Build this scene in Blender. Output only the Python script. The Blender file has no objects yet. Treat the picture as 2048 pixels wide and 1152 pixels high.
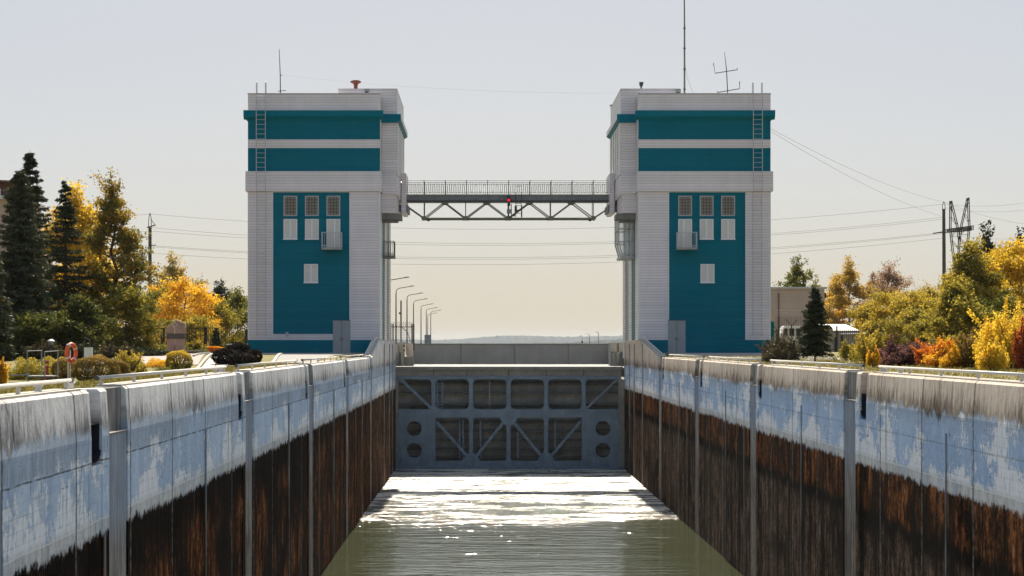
import bpy, math, random
import numpy as np
from mathutils import Vector

C = bpy.context.scene.collection
SC = bpy.context.scene
R = math.radians
random.seed(7)
RNG = np.random.default_rng(11)

# ---------------------------------------------------------------- camera, sky, sun, exposure
F = 3400.0            # focal length in pixels of the 2048 wide frame
CX, HY, CZ = 970.0, 688.0, 10.2
cam = bpy.data.cameras.new('camera')
cam.sensor_width = 36.0
cam.lens = 36.0 * F / 2048.0
cam.shift_x = (1024.0 - CX) / 2048.0
cam.shift_y = (HY - 576.0) / 2048.0
cam.clip_start, cam.clip_end = 0.5, 20000.0
camo = bpy.data.objects.new('camera', cam)
C.objects.link(camo)
camo.location = (0, 0, CZ)
camo.rotation_euler = (R(90), 0, 0)
SC.camera = camo

HAZE = 0.000045
SUN_EL, SUN_AZ = 45.0, 0.3       # elevation; degrees to the left of straight ahead
world = bpy.data.worlds.new('World')
SC.world = world
world.use_nodes = True
wt = world.node_tree
sky = wt.nodes.new('ShaderNodeTexSky')
sky.sky_type = 'NISHITA'
sky.sun_disc = False
sky.sun_elevation = R(SUN_EL)
sky.sun_rotation = R(-SUN_AZ)
sky.altitude = 100.0
sky.air_density = 1.0
sky.dust_density = 2.0
sky.ozone_density = 1.0
hsv = wt.nodes.new('ShaderNodeHueSaturation')
hsv.inputs['Saturation'].default_value = 2.9
bg = wt.nodes['Background']
bg.inputs['Strength'].default_value = 0.132
gam = wt.nodes.new('ShaderNodeGamma')       # flattens the sky's contrast so that shaded faces get more light
gam.inputs['Gamma'].default_value = 0.17
wt.links.new(sky.outputs[0], gam.inputs['Color'])
wt.links.new(gam.outputs[0], hsv.inputs['Color'])
tone = wt.nodes.new('ShaderNodeMix')
tone.data_type, tone.blend_type = 'RGBA', 'MULTIPLY'
tone.inputs[0].default_value = 1.0
tone.inputs[7].default_value = (0.985, 0.985, 1.004, 1.0)
wt.links.new(hsv.outputs[0], tone.inputs[6])
wt.links.new(tone.outputs[2], bg.inputs['Color'])

sun = bpy.data.lights.new('sun', 'SUN')
sun.energy = 2.6
sun.angle = R(0.5)
sun.color = (1.0, 0.90, 0.74)
suno = bpy.data.objects.new('sun', sun)
C.objects.link(suno)
suno.rotation_euler = (R(-(90 - SUN_EL)), 0, R(SUN_AZ))
suno.location = (0, 60, 80)
SC.view_settings.view_transform = 'Standard'
SC.view_settings.look = 'None'
SC.view_settings.exposure = 1.9
SC.view_settings.gamma = 1.0
SC.cycles.max_bounces = 8
SC.cycles.transparent_max_bounces = 12
SC.cycles.volume_bounces = 1
SC.cycles.use_denoising = True


def gx(px, Y):
    return (px - CX) * Y / F


def gz(py, Y):
    return CZ + (HY - py) * Y / F


def at(px, py, Y):
    return Vector((gx(px, Y), Y, gz(py, Y)))


# ---------------------------------------------------------------- mesh building helpers
class MB:
    def __init__(self):
        self.v, self.f = [], []

    def add(self, vs, fs):
        n = len(self.v)
        self.v += [tuple(p) for p in vs]
        self.f += [tuple(i + n for i in q) for q in fs]
        return self

    def box(self, x0, x1, y0, y1, z0, z1):
        x0, x1 = min(x0, x1), max(x0, x1)
        y0, y1 = min(y0, y1), max(y0, y1)
        z0, z1 = min(z0, z1), max(z0, z1)
        return self.add([(x0, y0, z0), (x1, y0, z0), (x1, y1, z0), (x0, y1, z0),
                         (x0, y0, z1), (x1, y0, z1), (x1, y1, z1), (x0, y1, z1)],
                        [(0, 3, 2, 1), (4, 5, 6, 7), (0, 1, 5, 4), (1, 2, 6, 5), (2, 3, 7, 6), (3, 0, 4, 7)])

    def bar(self, p, q, w, h=None):
        h = h or w
        p, q = Vector(p), Vector(q)
        d = (q - p).normalized()
        up = Vector((0, 1, 0)) if abs(d.y) < 0.9 else Vector((0, 0, 1))
        a = d.cross(up).normalized()
        b = d.cross(a).normalized()
        vs = []
        for c in (p, q):
            for s, t in ((-1, -1), (1, -1), (1, 1), (-1, 1)):
                vs.append(c + a * (s * w / 2) + b * (t * h / 2))
        return self.add(vs, [(3, 2, 1, 0), (4, 5, 6, 7), (0, 1, 5, 4), (1, 2, 6, 5), (2, 3, 7, 6), (3, 0, 4, 7)])

    def tube(self, pts, radii, n=8, caps=True):
        pts = [Vector(p) for p in pts]
        if not isinstance(radii, (list, tuple)):
            radii = [radii] * len(pts)
        vs, fs = [], []
        for i, p in enumerate(pts):
            d = (pts[min(i + 1, len(pts) - 1)] - pts[max(i - 1, 0)]).normalized()
            up = Vector((0, 0, 1)) if abs(d.z) < 0.9 else Vector((0, 1, 0))
            a = d.cross(up).normalized()
            b = d.cross(a).normalized()
            for k in range(n):
                t = 2 * math.pi * k / n
                vs.append(p + (a * math.cos(t) + b * math.sin(t)) * radii[i])
        for i in range(len(pts) - 1):
            for k in range(n):
                k2 = (k + 1) % n
                fs.append((i * n + k, i * n + k2, (i + 1) * n + k2, (i + 1) * n + k))
        if caps:
            fs.append(tuple(range(n))[::-1])
            fs.append(tuple((len(pts) - 1) * n + k for k in range(n)))
        return self.add(vs, fs)

    def lathe(self, c, prof, n=16):
        vs, fs = [], []
        for r, z in prof:
            for k in range(n):
                t = 2 * math.pi * k / n
                vs.append((c[0] + r * math.cos(t), c[1] + r * math.sin(t), c[2] + z))
        for i in range(len(prof) - 1):
            for k in range(n):
                k2 = (k + 1) % n
                fs.append((i * n + k, i * n + k2, (i + 1) * n + k2, (i + 1) * n + k))
        fs.append(tuple(range(n))[::-1])
        fs.append(tuple((len(prof) - 1) * n + k for k in range(n)))
        return self.add(vs, fs)

    def prism(self, poly, y0, y1):
        """polygon in (x, z), extruded along y"""
        n = len(poly)
        vs = [(x, y0, z) for x, z in poly] + [(x, y1, z) for x, z in poly]
        fs = [tuple(range(n)), tuple(range(n, 2 * n))[::-1]]
        fs += [(i, i + n, (i + 1) % n + n, (i + 1) % n) for i in range(n)]
        return self.add(vs, fs)

    def prism_x(self, poly, x0, x1):
        """polygon in (y, z), extruded along x"""
        n = len(poly)
        vs = [(x0, y, z) for y, z in poly] + [(x1, y, z) for y, z in poly]
        fs = [tuple(range(n)), tuple(range(n, 2 * n))[::-1]]
        fs += [(i, i + n, (i + 1) % n + n, (i + 1) % n) for i in range(n)]
        return self.add(vs, fs)

    def build(self, name, mat, parent=None, smooth=False, **props):
        off = origin(parent)
        me = bpy.data.meshes.new(name)
        me.from_pydata([(x - off.x, y - off.y, z - off.z) for x, y, z in self.v], [], self.f)
        import bmesh
        bm = bmesh.new()
        bm.from_mesh(me)
        bmesh.ops.recalc_face_normals(bm, faces=bm.faces)
        bm.to_mesh(me)
        bm.free()
        if smooth:
            me.polygons.foreach_set('use_smooth', [True] * len(me.polygons))
        me.materials.append(mat)
        o = bpy.data.objects.new(name, me)
        C.objects.link(o)
        if parent is not None:
            o.parent = parent
        for k, v in props.items():
            o[k] = v
        return o


def origin(o):
    v = Vector((0, 0, 0))
    while o is not None:
        v += o.location
        o = o.parent
    return v


def thing(name, label, cat, loc, group=None):
    o = bpy.data.objects.new(name, None)
    o.empty_display_size = 0.3
    C.objects.link(o)
    o.location = loc
    o['label'], o['category'] = label, cat
    if group:
        o['group'] = group
    return o


def tag(o, label, cat, group=None):
    o['label'], o['category'] = label, cat
    if group:
        o['group'] = group
    return o


def copy_tree(o, parent=None):
    c = o.copy()
    C.objects.link(c)
    if parent is not None:
        c.parent = parent
    for ch in list(o.children):
        copy_tree(ch, c)
    return c


# ---------------------------------------------------------------- node helpers
def new_mat(name):
    m = bpy.data.materials.new(name)
    m.use_nodes = True
    return m, m.node_tree, m.node_tree.nodes['Principled BSDF']


def put(t, sock, v):
    if isinstance(v, bpy.types.NodeSocket):
        t.links.new(v, sock)
    elif isinstance(v, (tuple, list)) and len(v) == 3 and len(sock.default_value) == 4:
        sock.default_value = (*v, 1.0)
    else:
        sock.default_value = v


def MA(t, op, a, b=0.0, clamp=False):
    n = t.nodes.new('ShaderNodeMath')
    n.operation = op
    n.use_clamp = clamp
    put(t, n.inputs[0], a)
    put(t, n.inputs[1], b)
    return n.outputs[0]


def MX(t, fac, a, b, blend='MIX'):
    n = t.nodes.new('ShaderNodeMix')
    n.data_type = 'RGBA'
    n.blend_type = blend
    put(t, n.inputs[0], fac)
    put(t, n.inputs[6], a)
    put(t, n.inputs[7], b)
    return n.outputs[2]


def SS(t, x, a, b):
    n = t.nodes.new('ShaderNodeMapRange')
    n.interpolation_type = 'SMOOTHSTEP'
    put(t, n.inputs[0], x)
    put(t, n.inputs[1], a)
    put(t, n.inputs[2], b)
    return n.outputs[0]


def POS(t):
    return t.nodes.new('ShaderNodeNewGeometry').outputs['Position']


def SEP(t, v):
    n = t.nodes.new('ShaderNodeSeparateXYZ')
    t.links.new(v, n.inputs[0])
    return n.outputs


def MAP(t, v, scale, loc=(0, 0, 0)):
    n = t.nodes.new('ShaderNodeMapping')
    t.links.new(v, n.inputs[0])
    n.inputs['Scale'].default_value = scale
    n.inputs['Location'].default_value = loc
    return n.outputs[0]


def NO(t, v, scale=1.0, detail=3.0, rough=0.5, dist=0.0):
    n = t.nodes.new('ShaderNodeTexNoise')
    t.links.new(v, n.inputs['Vector'])
    n.inputs['Scale'].default_value = scale
    n.inputs['Detail'].default_value = detail
    n.inputs['Roughness'].default_value = rough
    n.inputs['Distortion'].default_value = dist
    return n.outputs[0]


def RA(t, fac, stops):
    n = t.nodes.new('ShaderNodeValToRGB')
    put(t, n.inputs[0], fac)
    e = n.color_ramp.elements
    while len(e) < len(stops):
        e.new(0.5)
    for i, (p, c) in enumerate(stops):
        e[i].position = p
        e[i].color = (*c, 1.0) if len(c) == 3 else c
    return n.outputs[0]


def BUMP(t, b, h, strength=0.5, dist=0.02):
    n = t.nodes.new('ShaderNodeBump')
    put(t, n.inputs['Strength'], strength)
    put(t, n.inputs['Distance'], dist)
    t.links.new(h, n.inputs['Height'])
    t.links.new(n.outputs[0], b.inputs['Normal'])
    return n


def simple(name, col, rough=0.6, metal=0.0, var=0.25, scale=3.0, spec=0.4, bump=0.0):
    m, t, b = new_mat(name)
    p = POS(t)
    n1 = NO(t, p, scale, 6, 0.65)
    n2 = NO(t, MAP(t, p, (3, 3, 0.5)), scale * 0.8, 4, 0.6)
    k = MA(t, 'ADD', MA(t, 'MULTIPLY', n1, 0.6), MA(t, 'MULTIPLY', n2, 0.4))
    dark = tuple(c * (1 - var) for c in col)
    lite = tuple(min(1, c * (1 + var * 0.6)) for c in col)
    put(t, b.inputs['Base Color'], RA(t, k, [(0.3, dark), (0.7, lite)]))
    b.inputs['Roughness'].default_value = rough
    b.inputs['Metallic'].default_value = metal
    b.inputs['Specular IOR Level'].default_value = spec
    if bump:
        BUMP(t, b, n1, bump, 0.03)
    return m


M = {}
M['concrete'] = simple('concrete', (0.36, 0.34, 0.31), 0.85, var=0.35, scale=2, bump=0.3)
M['dark_concrete'] = simple('dark concrete', (0.20, 0.19, 0.18), 0.85, var=0.4, scale=2, bump=0.3)
M['coping'] = simple('coping', (0.42, 0.39, 0.34), 0.85, var=0.25, scale=3, bump=0.3)
M['white_metal'] = simple('white painted metal', (0.72, 0.70, 0.68), 0.45, var=0.15)
M['rail'] = simple('rail paint', (0.55, 0.52, 0.47), 0.4, var=0.2, scale=8)
M['grey_metal'] = simple('grey painted metal', (0.24, 0.25, 0.26), 0.5, var=0.2)
M['light_grey_metal'] = simple('light grey metal', (0.45, 0.45, 0.45), 0.5, var=0.2)
M['dark_metal'] = simple('dark metal', (0.045, 0.045, 0.045), 0.5, var=0.3)
M['bridge_metal'] = simple('bridge steel paint', (0.20, 0.20, 0.205), 0.55, var=0.3)
M['truss'] = simple('olive truss paint', (0.17, 0.17, 0.125), 0.55, var=0.3)
M['gate_blue'] = simple('gate blue paint', (0.18, 0.235, 0.29), 0.5, var=0.4, scale=1.2, spec=0.25)
M['gate_grey'] = simple('gate weathered grey', (0.26, 0.25, 0.22), 0.7, var=0.35, scale=1.5)
M['gate_skin'] = simple('gate skin plate', (0.30, 0.295, 0.28), 0.85, var=0.45, scale=1.2, spec=0.1)
M['gate_rib'] = simple('gate stiffeners', (0.13, 0.125, 0.115), 0.85, var=0.5, scale=1.5, spec=0.1)
M['barrier'] = simple('barrier grey', (0.30, 0.285, 0.275), 0.7, var=0.2, scale=0.7)
M['barrier_rib'] = simple('barrier rib grey', (0.22, 0.215, 0.21), 0.7, var=0.2)
M['teal_trim'] = simple('teal trim', (0.0, 0.150, 0.213), 0.5, var=0.12, spec=0.05)
M['door'] = simple('door grey', (0.30, 0.31, 0.32), 0.5, var=0.15)
M['rust'] = simple('rusty red', (0.26, 0.06, 0.03), 0.8, var=0.5, scale=9)
M['hydrant'] = simple('hydrant red', (0.36, 0.035, 0.02), 0.5, var=0.3)
M['orange_foam'] = simple('orange buoy', (0.75, 0.12, 0.03), 0.5, var=0.2)
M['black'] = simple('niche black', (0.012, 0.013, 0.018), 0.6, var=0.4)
M['chain'] = simple('chain', (0.02, 0.02, 0.022), 0.5, var=0.4)
M['curtain'] = simple('curtain', (0.62, 0.57, 0.52), 0.25, var=0.1, scale=1.0, spec=0.7)
M['frame'] = simple('window frame', (0.74, 0.73, 0.74), 0.4, var=0.08)
M['old_frame'] = simple('old window frame', (0.42, 0.41, 0.43), 0.5, var=0.15)
M['asphalt'] = simple('pavement', (0.27, 0.255, 0.24), 0.9, var=0.25, scale=1.5, bump=0.2)
M['plaza'] = simple('plaza slabs', (0.36, 0.30, 0.265), 0.9, var=0.2, scale=1.0, bump=0.2)
M['slab'] = simple('white slabs', (0.44, 0.41, 0.36), 0.85, var=0.2, scale=1.5, bump=0.2)
M['stone'] = simple('monument stone', (0.40, 0.27, 0.21), 0.8, var=0.3, scale=2.5, bump=0.4)
M['stone_edge'] = simple('monument edging', (0.62, 0.52, 0.44), 0.7, var=0.2)
M['stone_band'] = simple('monument dark band', (0.10, 0.085, 0.08), 0.6, var=0.3)
M['bark'] = simple('bark', (0.07, 0.05, 0.04), 0.9, var=0.5, scale=6, bump=0.6)
M['birch'] = simple('birch bark', (0.30, 0.25, 0.22), 0.9, var=0.5, scale=6, bump=0.4)
M['iron'] = simple('fence iron', (0.025, 0.022, 0.02), 0.6, var=0.4)
M['wire'] = simple('cable', (0.32, 0.32, 0.33), 0.6, var=0.1)
M['pole'] = simple('pole concrete', (0.075, 0.065, 0.06), 0.85, var=0.3)
M['plaster'] = simple('plaster', (0.50, 0.40, 0.33), 0.85, var=0.2)
M['brown_roof'] = simple('brown roof', (0.13, 0.07, 0.05), 0.8, var=0.3)
M['shed_roof'] = simple('shed roof', (0.72, 0.68, 0.62), 0.4, var=0.12)
M['shed_wall'] = simple('shed boards', (0.42, 0.36, 0.29), 0.8, var=0.3)
M['car_white'] = simple('car white', (0.75, 0.75, 0.75), 0.25, var=0.06, spec=0.6)
M['car_glass'] = simple('car glass', (0.02, 0.025, 0.03), 0.08, var=0.1, spec=0.8)
M['tyre'] = simple('tyre', (0.02, 0.02, 0.02), 0.8, var=0.2)
M['wood_dark'] = simple('dark wood', (0.05, 0.035, 0.025), 0.8, var=0.4, scale=5)


def glass_mat():
    m, t, b = new_mat('booth glass')
    b.inputs['Base Color'].default_value = (0.75, 0.85, 0.82, 1)
    b.inputs['Roughness'].default_value = 0.03
    b.inputs['Alpha'].default_value = 0.35
    return m


M['glass'] = glass_mat()


def siding_mat(name, base, pitch, line, bumpd, spec=0.35):
    """horizontal lapped cladding boards, pattern in world z"""
    m, t, b = new_mat(name)
    p = POS(t)
    x, y, z = SEP(t, p)
    w = MA(t, 'FRACT', MA(t, 'DIVIDE', z, pitch))
    groove = MA(t, 'SUBTRACT', 1.0, SS(t, w, 0.05, 0.30))
    row = MA(t, 'FLOOR', MA(t, 'DIVIDE', z, pitch))
    rn = t.nodes.new('ShaderNodeTexWhiteNoise')
    rn.noise_dimensions = '1D'
    put(t, rn.inputs['W'], row)
    dirt = NO(t, MAP(t, p, (1.5, 1.5, 0.25)), 1.0, 6, 0.65)
    big = NO(t, p, 0.35, 2, 0.5)
    k = MA(t, 'ADD', MA(t, 'MULTIPLY', dirt, 0.5), MA(t, 'MULTIPLY', rn.outputs[0], 0.22))
    k = MA(t, 'ADD', k, MA(t, 'MULTIPLY', big, 0.35))
    col = RA(t, k, [(0.3, tuple(c * 0.80 for c in base)), (0.75, base)])
    col = MX(t, MA(t, 'MULTIPLY', groove, line), col, tuple(c * 0.30 for c in base))
    put(t, b.inputs['Base Color'], col)
    b.inputs['Roughness'].default_value = 0.45
    b.inputs['Specular IOR Level'].default_value = spec
    BUMP(t, b, SS(t, w, 0.0, 0.9), 0.6, bumpd)
    return m


M['siding'] = siding_mat('white cladding', (0.81, 0.74, 0.765), 0.205, 0.5, 0.03)
M['siding_side'] = siding_mat('pale cladding', (0.80, 0.78, 0.755), 0.205, 0.8, 0.03)
M['teal'] = siding_mat('teal cladding', (0.0, 0.150, 0.213), 0.205, 0.25, 0.008, spec=0.05)
M['brick'] = siding_mat('pale brick', (0.46, 0.36, 0.31), 0.15, 0.25, 0.004)


def wall_mat(name, left):
    m, t, b = new_mat(name)
    p = POS(t)
    x, y, z = SEP(t, p)
    s1 = NO(t, MAP(t, p, (0, 3.4, 0.62)), 1.0, 7, 0.72, 0.8)
    s2 = NO(t, MAP(t, p, (0, 1.1, 0.22), (3, 5, 1)), 1.0, 4, 0.6)
    s3 = NO(t, MAP(t, p, (0, 9.0, 1.7), (1, 9, 3)), 1.0, 6, 0.7, 0.9)
    bl2 = NO(t, MAP(t, p, (0, 2.2, 1.7), (3, 3, 8)), 1.0, 7, 0.75, 0.4)
    bl = NO(t, MAP(t, p, (0, 0.55, 0.8), (7, 1, 2)), 1.0, 6, 0.65)
    bg_ = NO(t, MAP(t, p, (0, 0.20, 0.35), (1, 6, 4)), 1.0, 3, 0.5)
    fine = NO(t, p, 6.0, 8, 0.75)
    # concrete: pale washed streaks over dark, each streak fading out downwards
    cs = MA(t, 'ADD', MA(t, 'MULTIPLY', s1, 0.5), MA(t, 'ADD', MA(t, 'MULTIPLY', s3, 0.26), MA(t, 'MULTIPLY', bl2, 0.24)))
    cs = MA(t, 'ADD', cs, MA(t, 'MULTIPLY', MA(t, 'SUBTRACT', bg_, 0.5), 0.30))
    cs = MA(t, 'SUBTRACT', cs, MA(t, 'MULTIPLY', SS(t, z, 9.25, 8.2), 0.20))
    if left:
        conc = RA(t, cs, [(0.28, (0.10, 0.10, 0.105)), (0.38, (0.33, 0.32, 0.315)), (0.46, (0.66, 0.635, 0.61)), (0.58, (0.90, 0.87, 0.83))])
    else:
        conc = RA(t, cs, [(0.28, (0.10, 0.08, 0.065)), (0.38, (0.30, 0.245, 0.195)), (0.46, (0.58, 0.485, 0.395)), (0.60, (0.80, 0.69, 0.58))])
    conc = MX(t, MA(t, 'MULTIPLY', SS(t, fine, 0.54, 0.74), 0.45), conc, (0.16, 0.15, 0.14))
    # paint
    pn = MA(t, 'ADD', MA(t, 'MULTIPLY', s2, 0.5), MA(t, 'MULTIPLY', fine, 0.5))
    if left:
        paint = RA(t, pn, [(0.34, (0.33, 0.42, 0.53)), (0.52, (0.49, 0.59, 0.72)), (0.70, (0.70, 0.76, 0.83))])
    else:
        paint = RA(t, pn, [(0.34, (0.28, 0.39, 0.55)), (0.52, (0.42, 0.54, 0.72)), (0.70, (0.62, 0.71, 0.83))])
    gs = RA(t, MA(t, 'ADD', MA(t, 'MULTIPLY', s1, 0.6), MA(t, 'MULTIPLY', s3, 0.4)), [(0.36, (0.20, 0.245, 0.31)), (0.52, (0.38, 0.44, 0.52)), (0.66, (0.62, 0.66, 0.70))])
    if left:
        paint = MX(t, MA(t, 'MULTIPLY', SS(t, MA(t, 'ADD', z, MA(t, 'MULTIPLY', MA(t, 'SUBTRACT', bl2, 0.5), 0.25)), 7.96, 8.06), SS(t, bg_, 0.25, 0.6)), paint, gs)
    else:
        paint = MX(t, MA(t, 'MULTIPLY', SS(t, MA(t, 'ADD', z, MA(t, 'MULTIPLY', s1, 0.6)), 8.2, 8.7), 0.6), paint, gs)
    # flaked patches: blotchy, cut square by the formwork boards
    brick = t.nodes.new('ShaderNodeTexBrick')
    sx = t.nodes.new('ShaderNodeCombineXYZ')
    put(t, sx.inputs[0], y)
    put(t, sx.inputs[1], z)
    t.links.new(sx.outputs[0], brick.inputs['Vector'])
    brick.inputs['Color1'].default_value = (0.25, 0.25, 0.25, 1)
    brick.inputs['Color2'].default_value = (0.75, 0.75, 0.75, 1)
    brick.inputs['Mortar'].default_value = (0, 0, 0, 1)
    brick.inputs['Scale'].default_value = 1.0
    brick.inputs['Mortar Size'].default_value = 0.012
    brick.inputs['Brick Width'].default_value = 1.25
    brick.inputs['Row Height'].default_value = 0.22
    bc = SEP(t, brick.outputs['Color'])[0]
    peel_n = MA(t, 'ADD', bl, MA(t, 'MULTIPLY', SS(t, z, 7.8, 6.8), 0.13))
    peel_n = MA(t, 'ADD', peel_n, MA(t, 'MULTIPLY', MA(t, 'SUBTRACT', bc, 0.5), 0.04))
    peel_n = MA(t, 'ADD', peel_n, MA(t, 'MULTIPLY', MA(t, 'SUBTRACT', s3, 0.5), 0.30))
    peel_n = MA(t, 'ADD', peel_n, MA(t, 'MULTIPLY', MA(t, 'SUBTRACT', bg_, 0.5), 0.35))
    peel_n = MA(t, 'ADD', peel_n, MA(t, 'MULTIPLY', MA(t, 'SUBTRACT', fine, 0.5), 0.35))
    peel = SS(t, peel_n, 0.55 if left else 0.53, 0.63 if left else 0.60)
    if left:
        peel = MA(t, 'MULTIPLY', peel, SS(t, MA(t, 'ADD', z, MA(t, 'MULTIPLY', MA(t, 'SUBTRACT', bl2, 0.5), 0.9)), 8.25, 8.0))
    paint = MX(t, MA(t, 'MULTIPLY', peel, 0.92), paint, MX(t, SS(t, s3, 0.3, 0.6), (0.66, 0.67, 0.68), (0.93, 0.93, 0.93)))
    mort = MA(t, 'MULTIPLY', brick.outputs['Fac'], SS(t, bl, 0.40, 0.55))
    paint = MX(t, MA(t, 'MULTIPLY', mort, 0.14), paint, (0.12, 0.14, 0.18))
    speck = NO(t, MAP(t, p, (0, 2.0, 8.0), (2, 2, 9)), 1.0, 5, 0.65)
    speck2 = NO(t, MAP(t, p, (0, 9.0, 1.6), (2, 12, 9)), 1.0, 5, 0.7)
    sp = MA(t, 'MAXIMUM', SS(t, speck, 0.64, 0.68), SS(t, speck2, 0.62, 0.67))
    paint = MX(t, MA(t, 'MULTIPLY', sp, 0.75), paint, (0.05, 0.055, 0.07))
    # green and rust runs
    run = SS(t, NO(t, MAP(t, p, (0, 2.6, 0.05), (4, 17, 2)), 1.0, 4, 0.6), 0.63, 0.70)
    paint = MX(t, MA(t, 'MULTIPLY', run, 0.55), paint, (0.20, 0.23, 0.20))
    # concrete -> paint
    z1 = MA(t, 'ADD', 8.60 if left else 8.50, MA(t, 'ADD', MA(t, 'MULTIPLY', MA(t, 'SUBTRACT', s1, 0.5), -0.8), MA(t, 'MULTIPLY', MA(t, 'SUBTRACT', s2, 0.5), 0.5)))
    z1 = MA(t, 'ADD', z1, MA(t, 'MULTIPLY', MA(t, 'SUBTRACT', s3, 0.5), -0.5))
    z1 = MA(t, 'ADD', z1, MA(t, 'MULTIPLY', MA(t, 'SUBTRACT', bg_, 0.5), 0.7))
    above = SS(t, MA(t, 'SUBTRACT', z, z1), -0.08, 0.08)
    col = MX(t, above, paint, conc)
    # lift joint
    jl = MA(t, 'ADD', 7.98 if left else 7.72, MA(t, 'MULTIPLY', MA(t, 'SUBTRACT', s2, 0.5), 0.06))
    jo = MA(t, 'SUBTRACT', 1.0, SS(t, MA(t, 'ABSOLUTE', MA(t, 'SUBTRACT', z, jl)), 0.005, 0.03))
    jo = MA(t, 'MULTIPLY', jo, SS(t, s1, 0.36, 0.52))
    col = MX(t, MA(t, 'MULTIPLY', jo, 0.8 if left else 0.35), col, (0.05, 0.05, 0.045))
    # limescale band over the water mark
    wb = MA(t, 'MULTIPLY', SS(t, MA(t, 'SUBTRACT', z, MA(t, 'MULTIPLY', s3, 0.35)), 6.82, 6.60), SS(t, s3, 0.30, 0.55))
    col = MX(t, MA(t, 'MULTIPLY', wb, 0.8), col, RA(t, s1, [(0.35, (0.30, 0.28, 0.25)), (0.6, (0.62, 0.60, 0.56))]))
    edge = MA(t, 'SUBTRACT', 1.0, SS(t, MA(t, 'ABSOLUTE', MA(t, 'SUBTRACT', z, MA(t, 'ADD', 6.86, MA(t, 'MULTIPLY', MA(t, 'SUBTRACT', s2, 0.5), 0.12)))), 0.006, 0.022))
    col = MX(t, MA(t, 'MULTIPLY', edge, 0.7), col, (0.8, 0.79, 0.76))
    # algae and rust below the water mark
    blot = NO(t, MAP(t, p, (0, 1.7, 0.6), (6, 3, 1)), 1.0, 7, 0.74, 0.5)
    rs = MA(t, 'ADD', MA(t, 'MULTIPLY', s1, 0.34), MA(t, 'MULTIPLY', s3, 0.16))
    rs = MA(t, 'ADD', rs, MA(t, 'MULTIPLY', blot, 0.50))
    rs = MA(t, 'ADD', rs, MA(t, 'MULTIPLY', MA(t, 'SUBTRACT', fine, 0.5), 0.34))
    rust = RA(t, rs, [(0.45, (0.006, 0.003, 0.002)), (0.51, (0.085, 0.028, 0.008)), (0.58, (0.32, 0.115, 0.034)), (0.70, (0.66, 0.38, 0.21))])
    low = RA(t, rs, [(0.43, (0.008, 0.005, 0.003)), (0.51, (0.070, 0.042, 0.027)), (0.60, (0.22, 0.15, 0.108)), (0.74, (0.58, 0.48, 0.40))])
    darkc = RA(t, rs, [(0.44, (0.002, 0.0015, 0.001)), (0.57, (0.012, 0.006, 0.0035)), (0.66, (0.12, 0.055, 0.025)), (0.78, (0.34, 0.22, 0.15))])
    wav = MA(t, 'MULTIPLY', MA(t, 'SUBTRACT', s2, 0.5), 1.2)
    zz = MA(t, 'ADD', z, wav)
    pn2 = NO(t, MAP(t, p, (0, 0.30, 0.30), (4, 8, 2)), 1.0, 4, 0.55)
    if left:
        patch = MA(t, 'MULTIPLY', SS(t, pn2, 0.44, 0.60), SS(t, zz, 6.2, 5.0))
        brown = MX(t, patch, darkc, rust)
        brown = MX(t, MA(t, 'MULTIPLY', SS(t, y, 60.0, 95.0), 0.5), brown, rust)
        brown = MX(t, MA(t, 'MULTIPLY', SS(t, y, 105.0, 116.0), 0.7), brown, low)
    else:
        brown = MX(t, SS(t, zz, 5.45, 5.15), rust, darkc)
        brown = MX(t, SS(t, zz, 5.05, 4.60), brown, low)
        patch = SS(t, pn2, 0.52, 0.64)
        brown = MX(t, MA(t, 'MULTIPLY', patch, 0.85), brown, darkc)
    vs = NO(t, MAP(t, p, (0, 0.9, 0.02), (4, 30, 2)), 1.0, 4, 0.6)
    brown = MX(t, MA(t, 'MULTIPLY', SS(t, vs, 0.53, 0.58), 0.88), brown, (0.008, 0.006, 0.005))
    brown = MX(t, MA(t, 'MULTIPLY', SS(t, vs, 0.37, 0.33), 0.55), brown, RA(t, s3, [(0.35, (0.16, 0.13, 0.11)), (0.65, (0.42, 0.37, 0.33))]))
    z2 = MA(t, 'ADD', 6.60, MA(t, 'ADD', MA(t, 'MULTIPLY', MA(t, 'SUBTRACT', bl2, 0.5), 0.55), MA(t, 'MULTIPLY', MA(t, 'SUBTRACT', s2, 0.5), 0.35)))
    z2 = MA(t, 'ADD', z2, MA(t, 'MULTIPLY', MA(t, 'SUBTRACT', s3, 0.5), 0.18))
    z2 = MA(t, 'ADD', z2, MA(t, 'MULTIPLY', MA(t, 'SUBTRACT', fine, 0.5), 0.30))
    below = SS(t, MA(t, 'SUBTRACT', z2, z), -0.05, 0.07)
    col = MX(t, below, col, brown)
    # seams between pours, with rust and green runs
    sy = MA(t, 'FRACT', MA(t, 'DIVIDE', MA(t, 'ADD', y, MA(t, 'MULTIPLY', MA(t, 'SUBTRACT', s2, 0.5), 0.05)), 4.67))
    seam = MA(t, 'SUBTRACT', 1.0, SS(t, MA(t, 'ABSOLUTE', MA(t, 'SUBTRACT', sy, 0.5)), 0.002, 0.008))
    wide = MA(t, 'SUBTRACT', 1.0, SS(t, MA(t, 'ADD', MA(t, 'ABSOLUTE', MA(t, 'SUBTRACT', sy, 0.5)), MA(t, 'MULTIPLY', MA(t, 'SUBTRACT', s3, 0.5), 0.04)), 0.005, 0.022))
    col = MX(t, MA(t, 'MULTIPLY', wide, 0.5), col, RA(t, fine, [(0.4, (0.06, 0.055, 0.045)), (0.6, (0.36, 0.34, 0.30))]))
    col = MX(t, MA(t, 'MULTIPLY', seam, 0.85), col, MX(t, SS(t, fine, 0.45, 0.6), (0.02, 0.02, 0.02), (0.16, 0.17, 0.15)))
    put(t, b.inputs['Base Color'], col)
    b.inputs['Roughness'].default_value = 0.95
    b.inputs['Specular IOR Level'].default_value = 0.02
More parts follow.
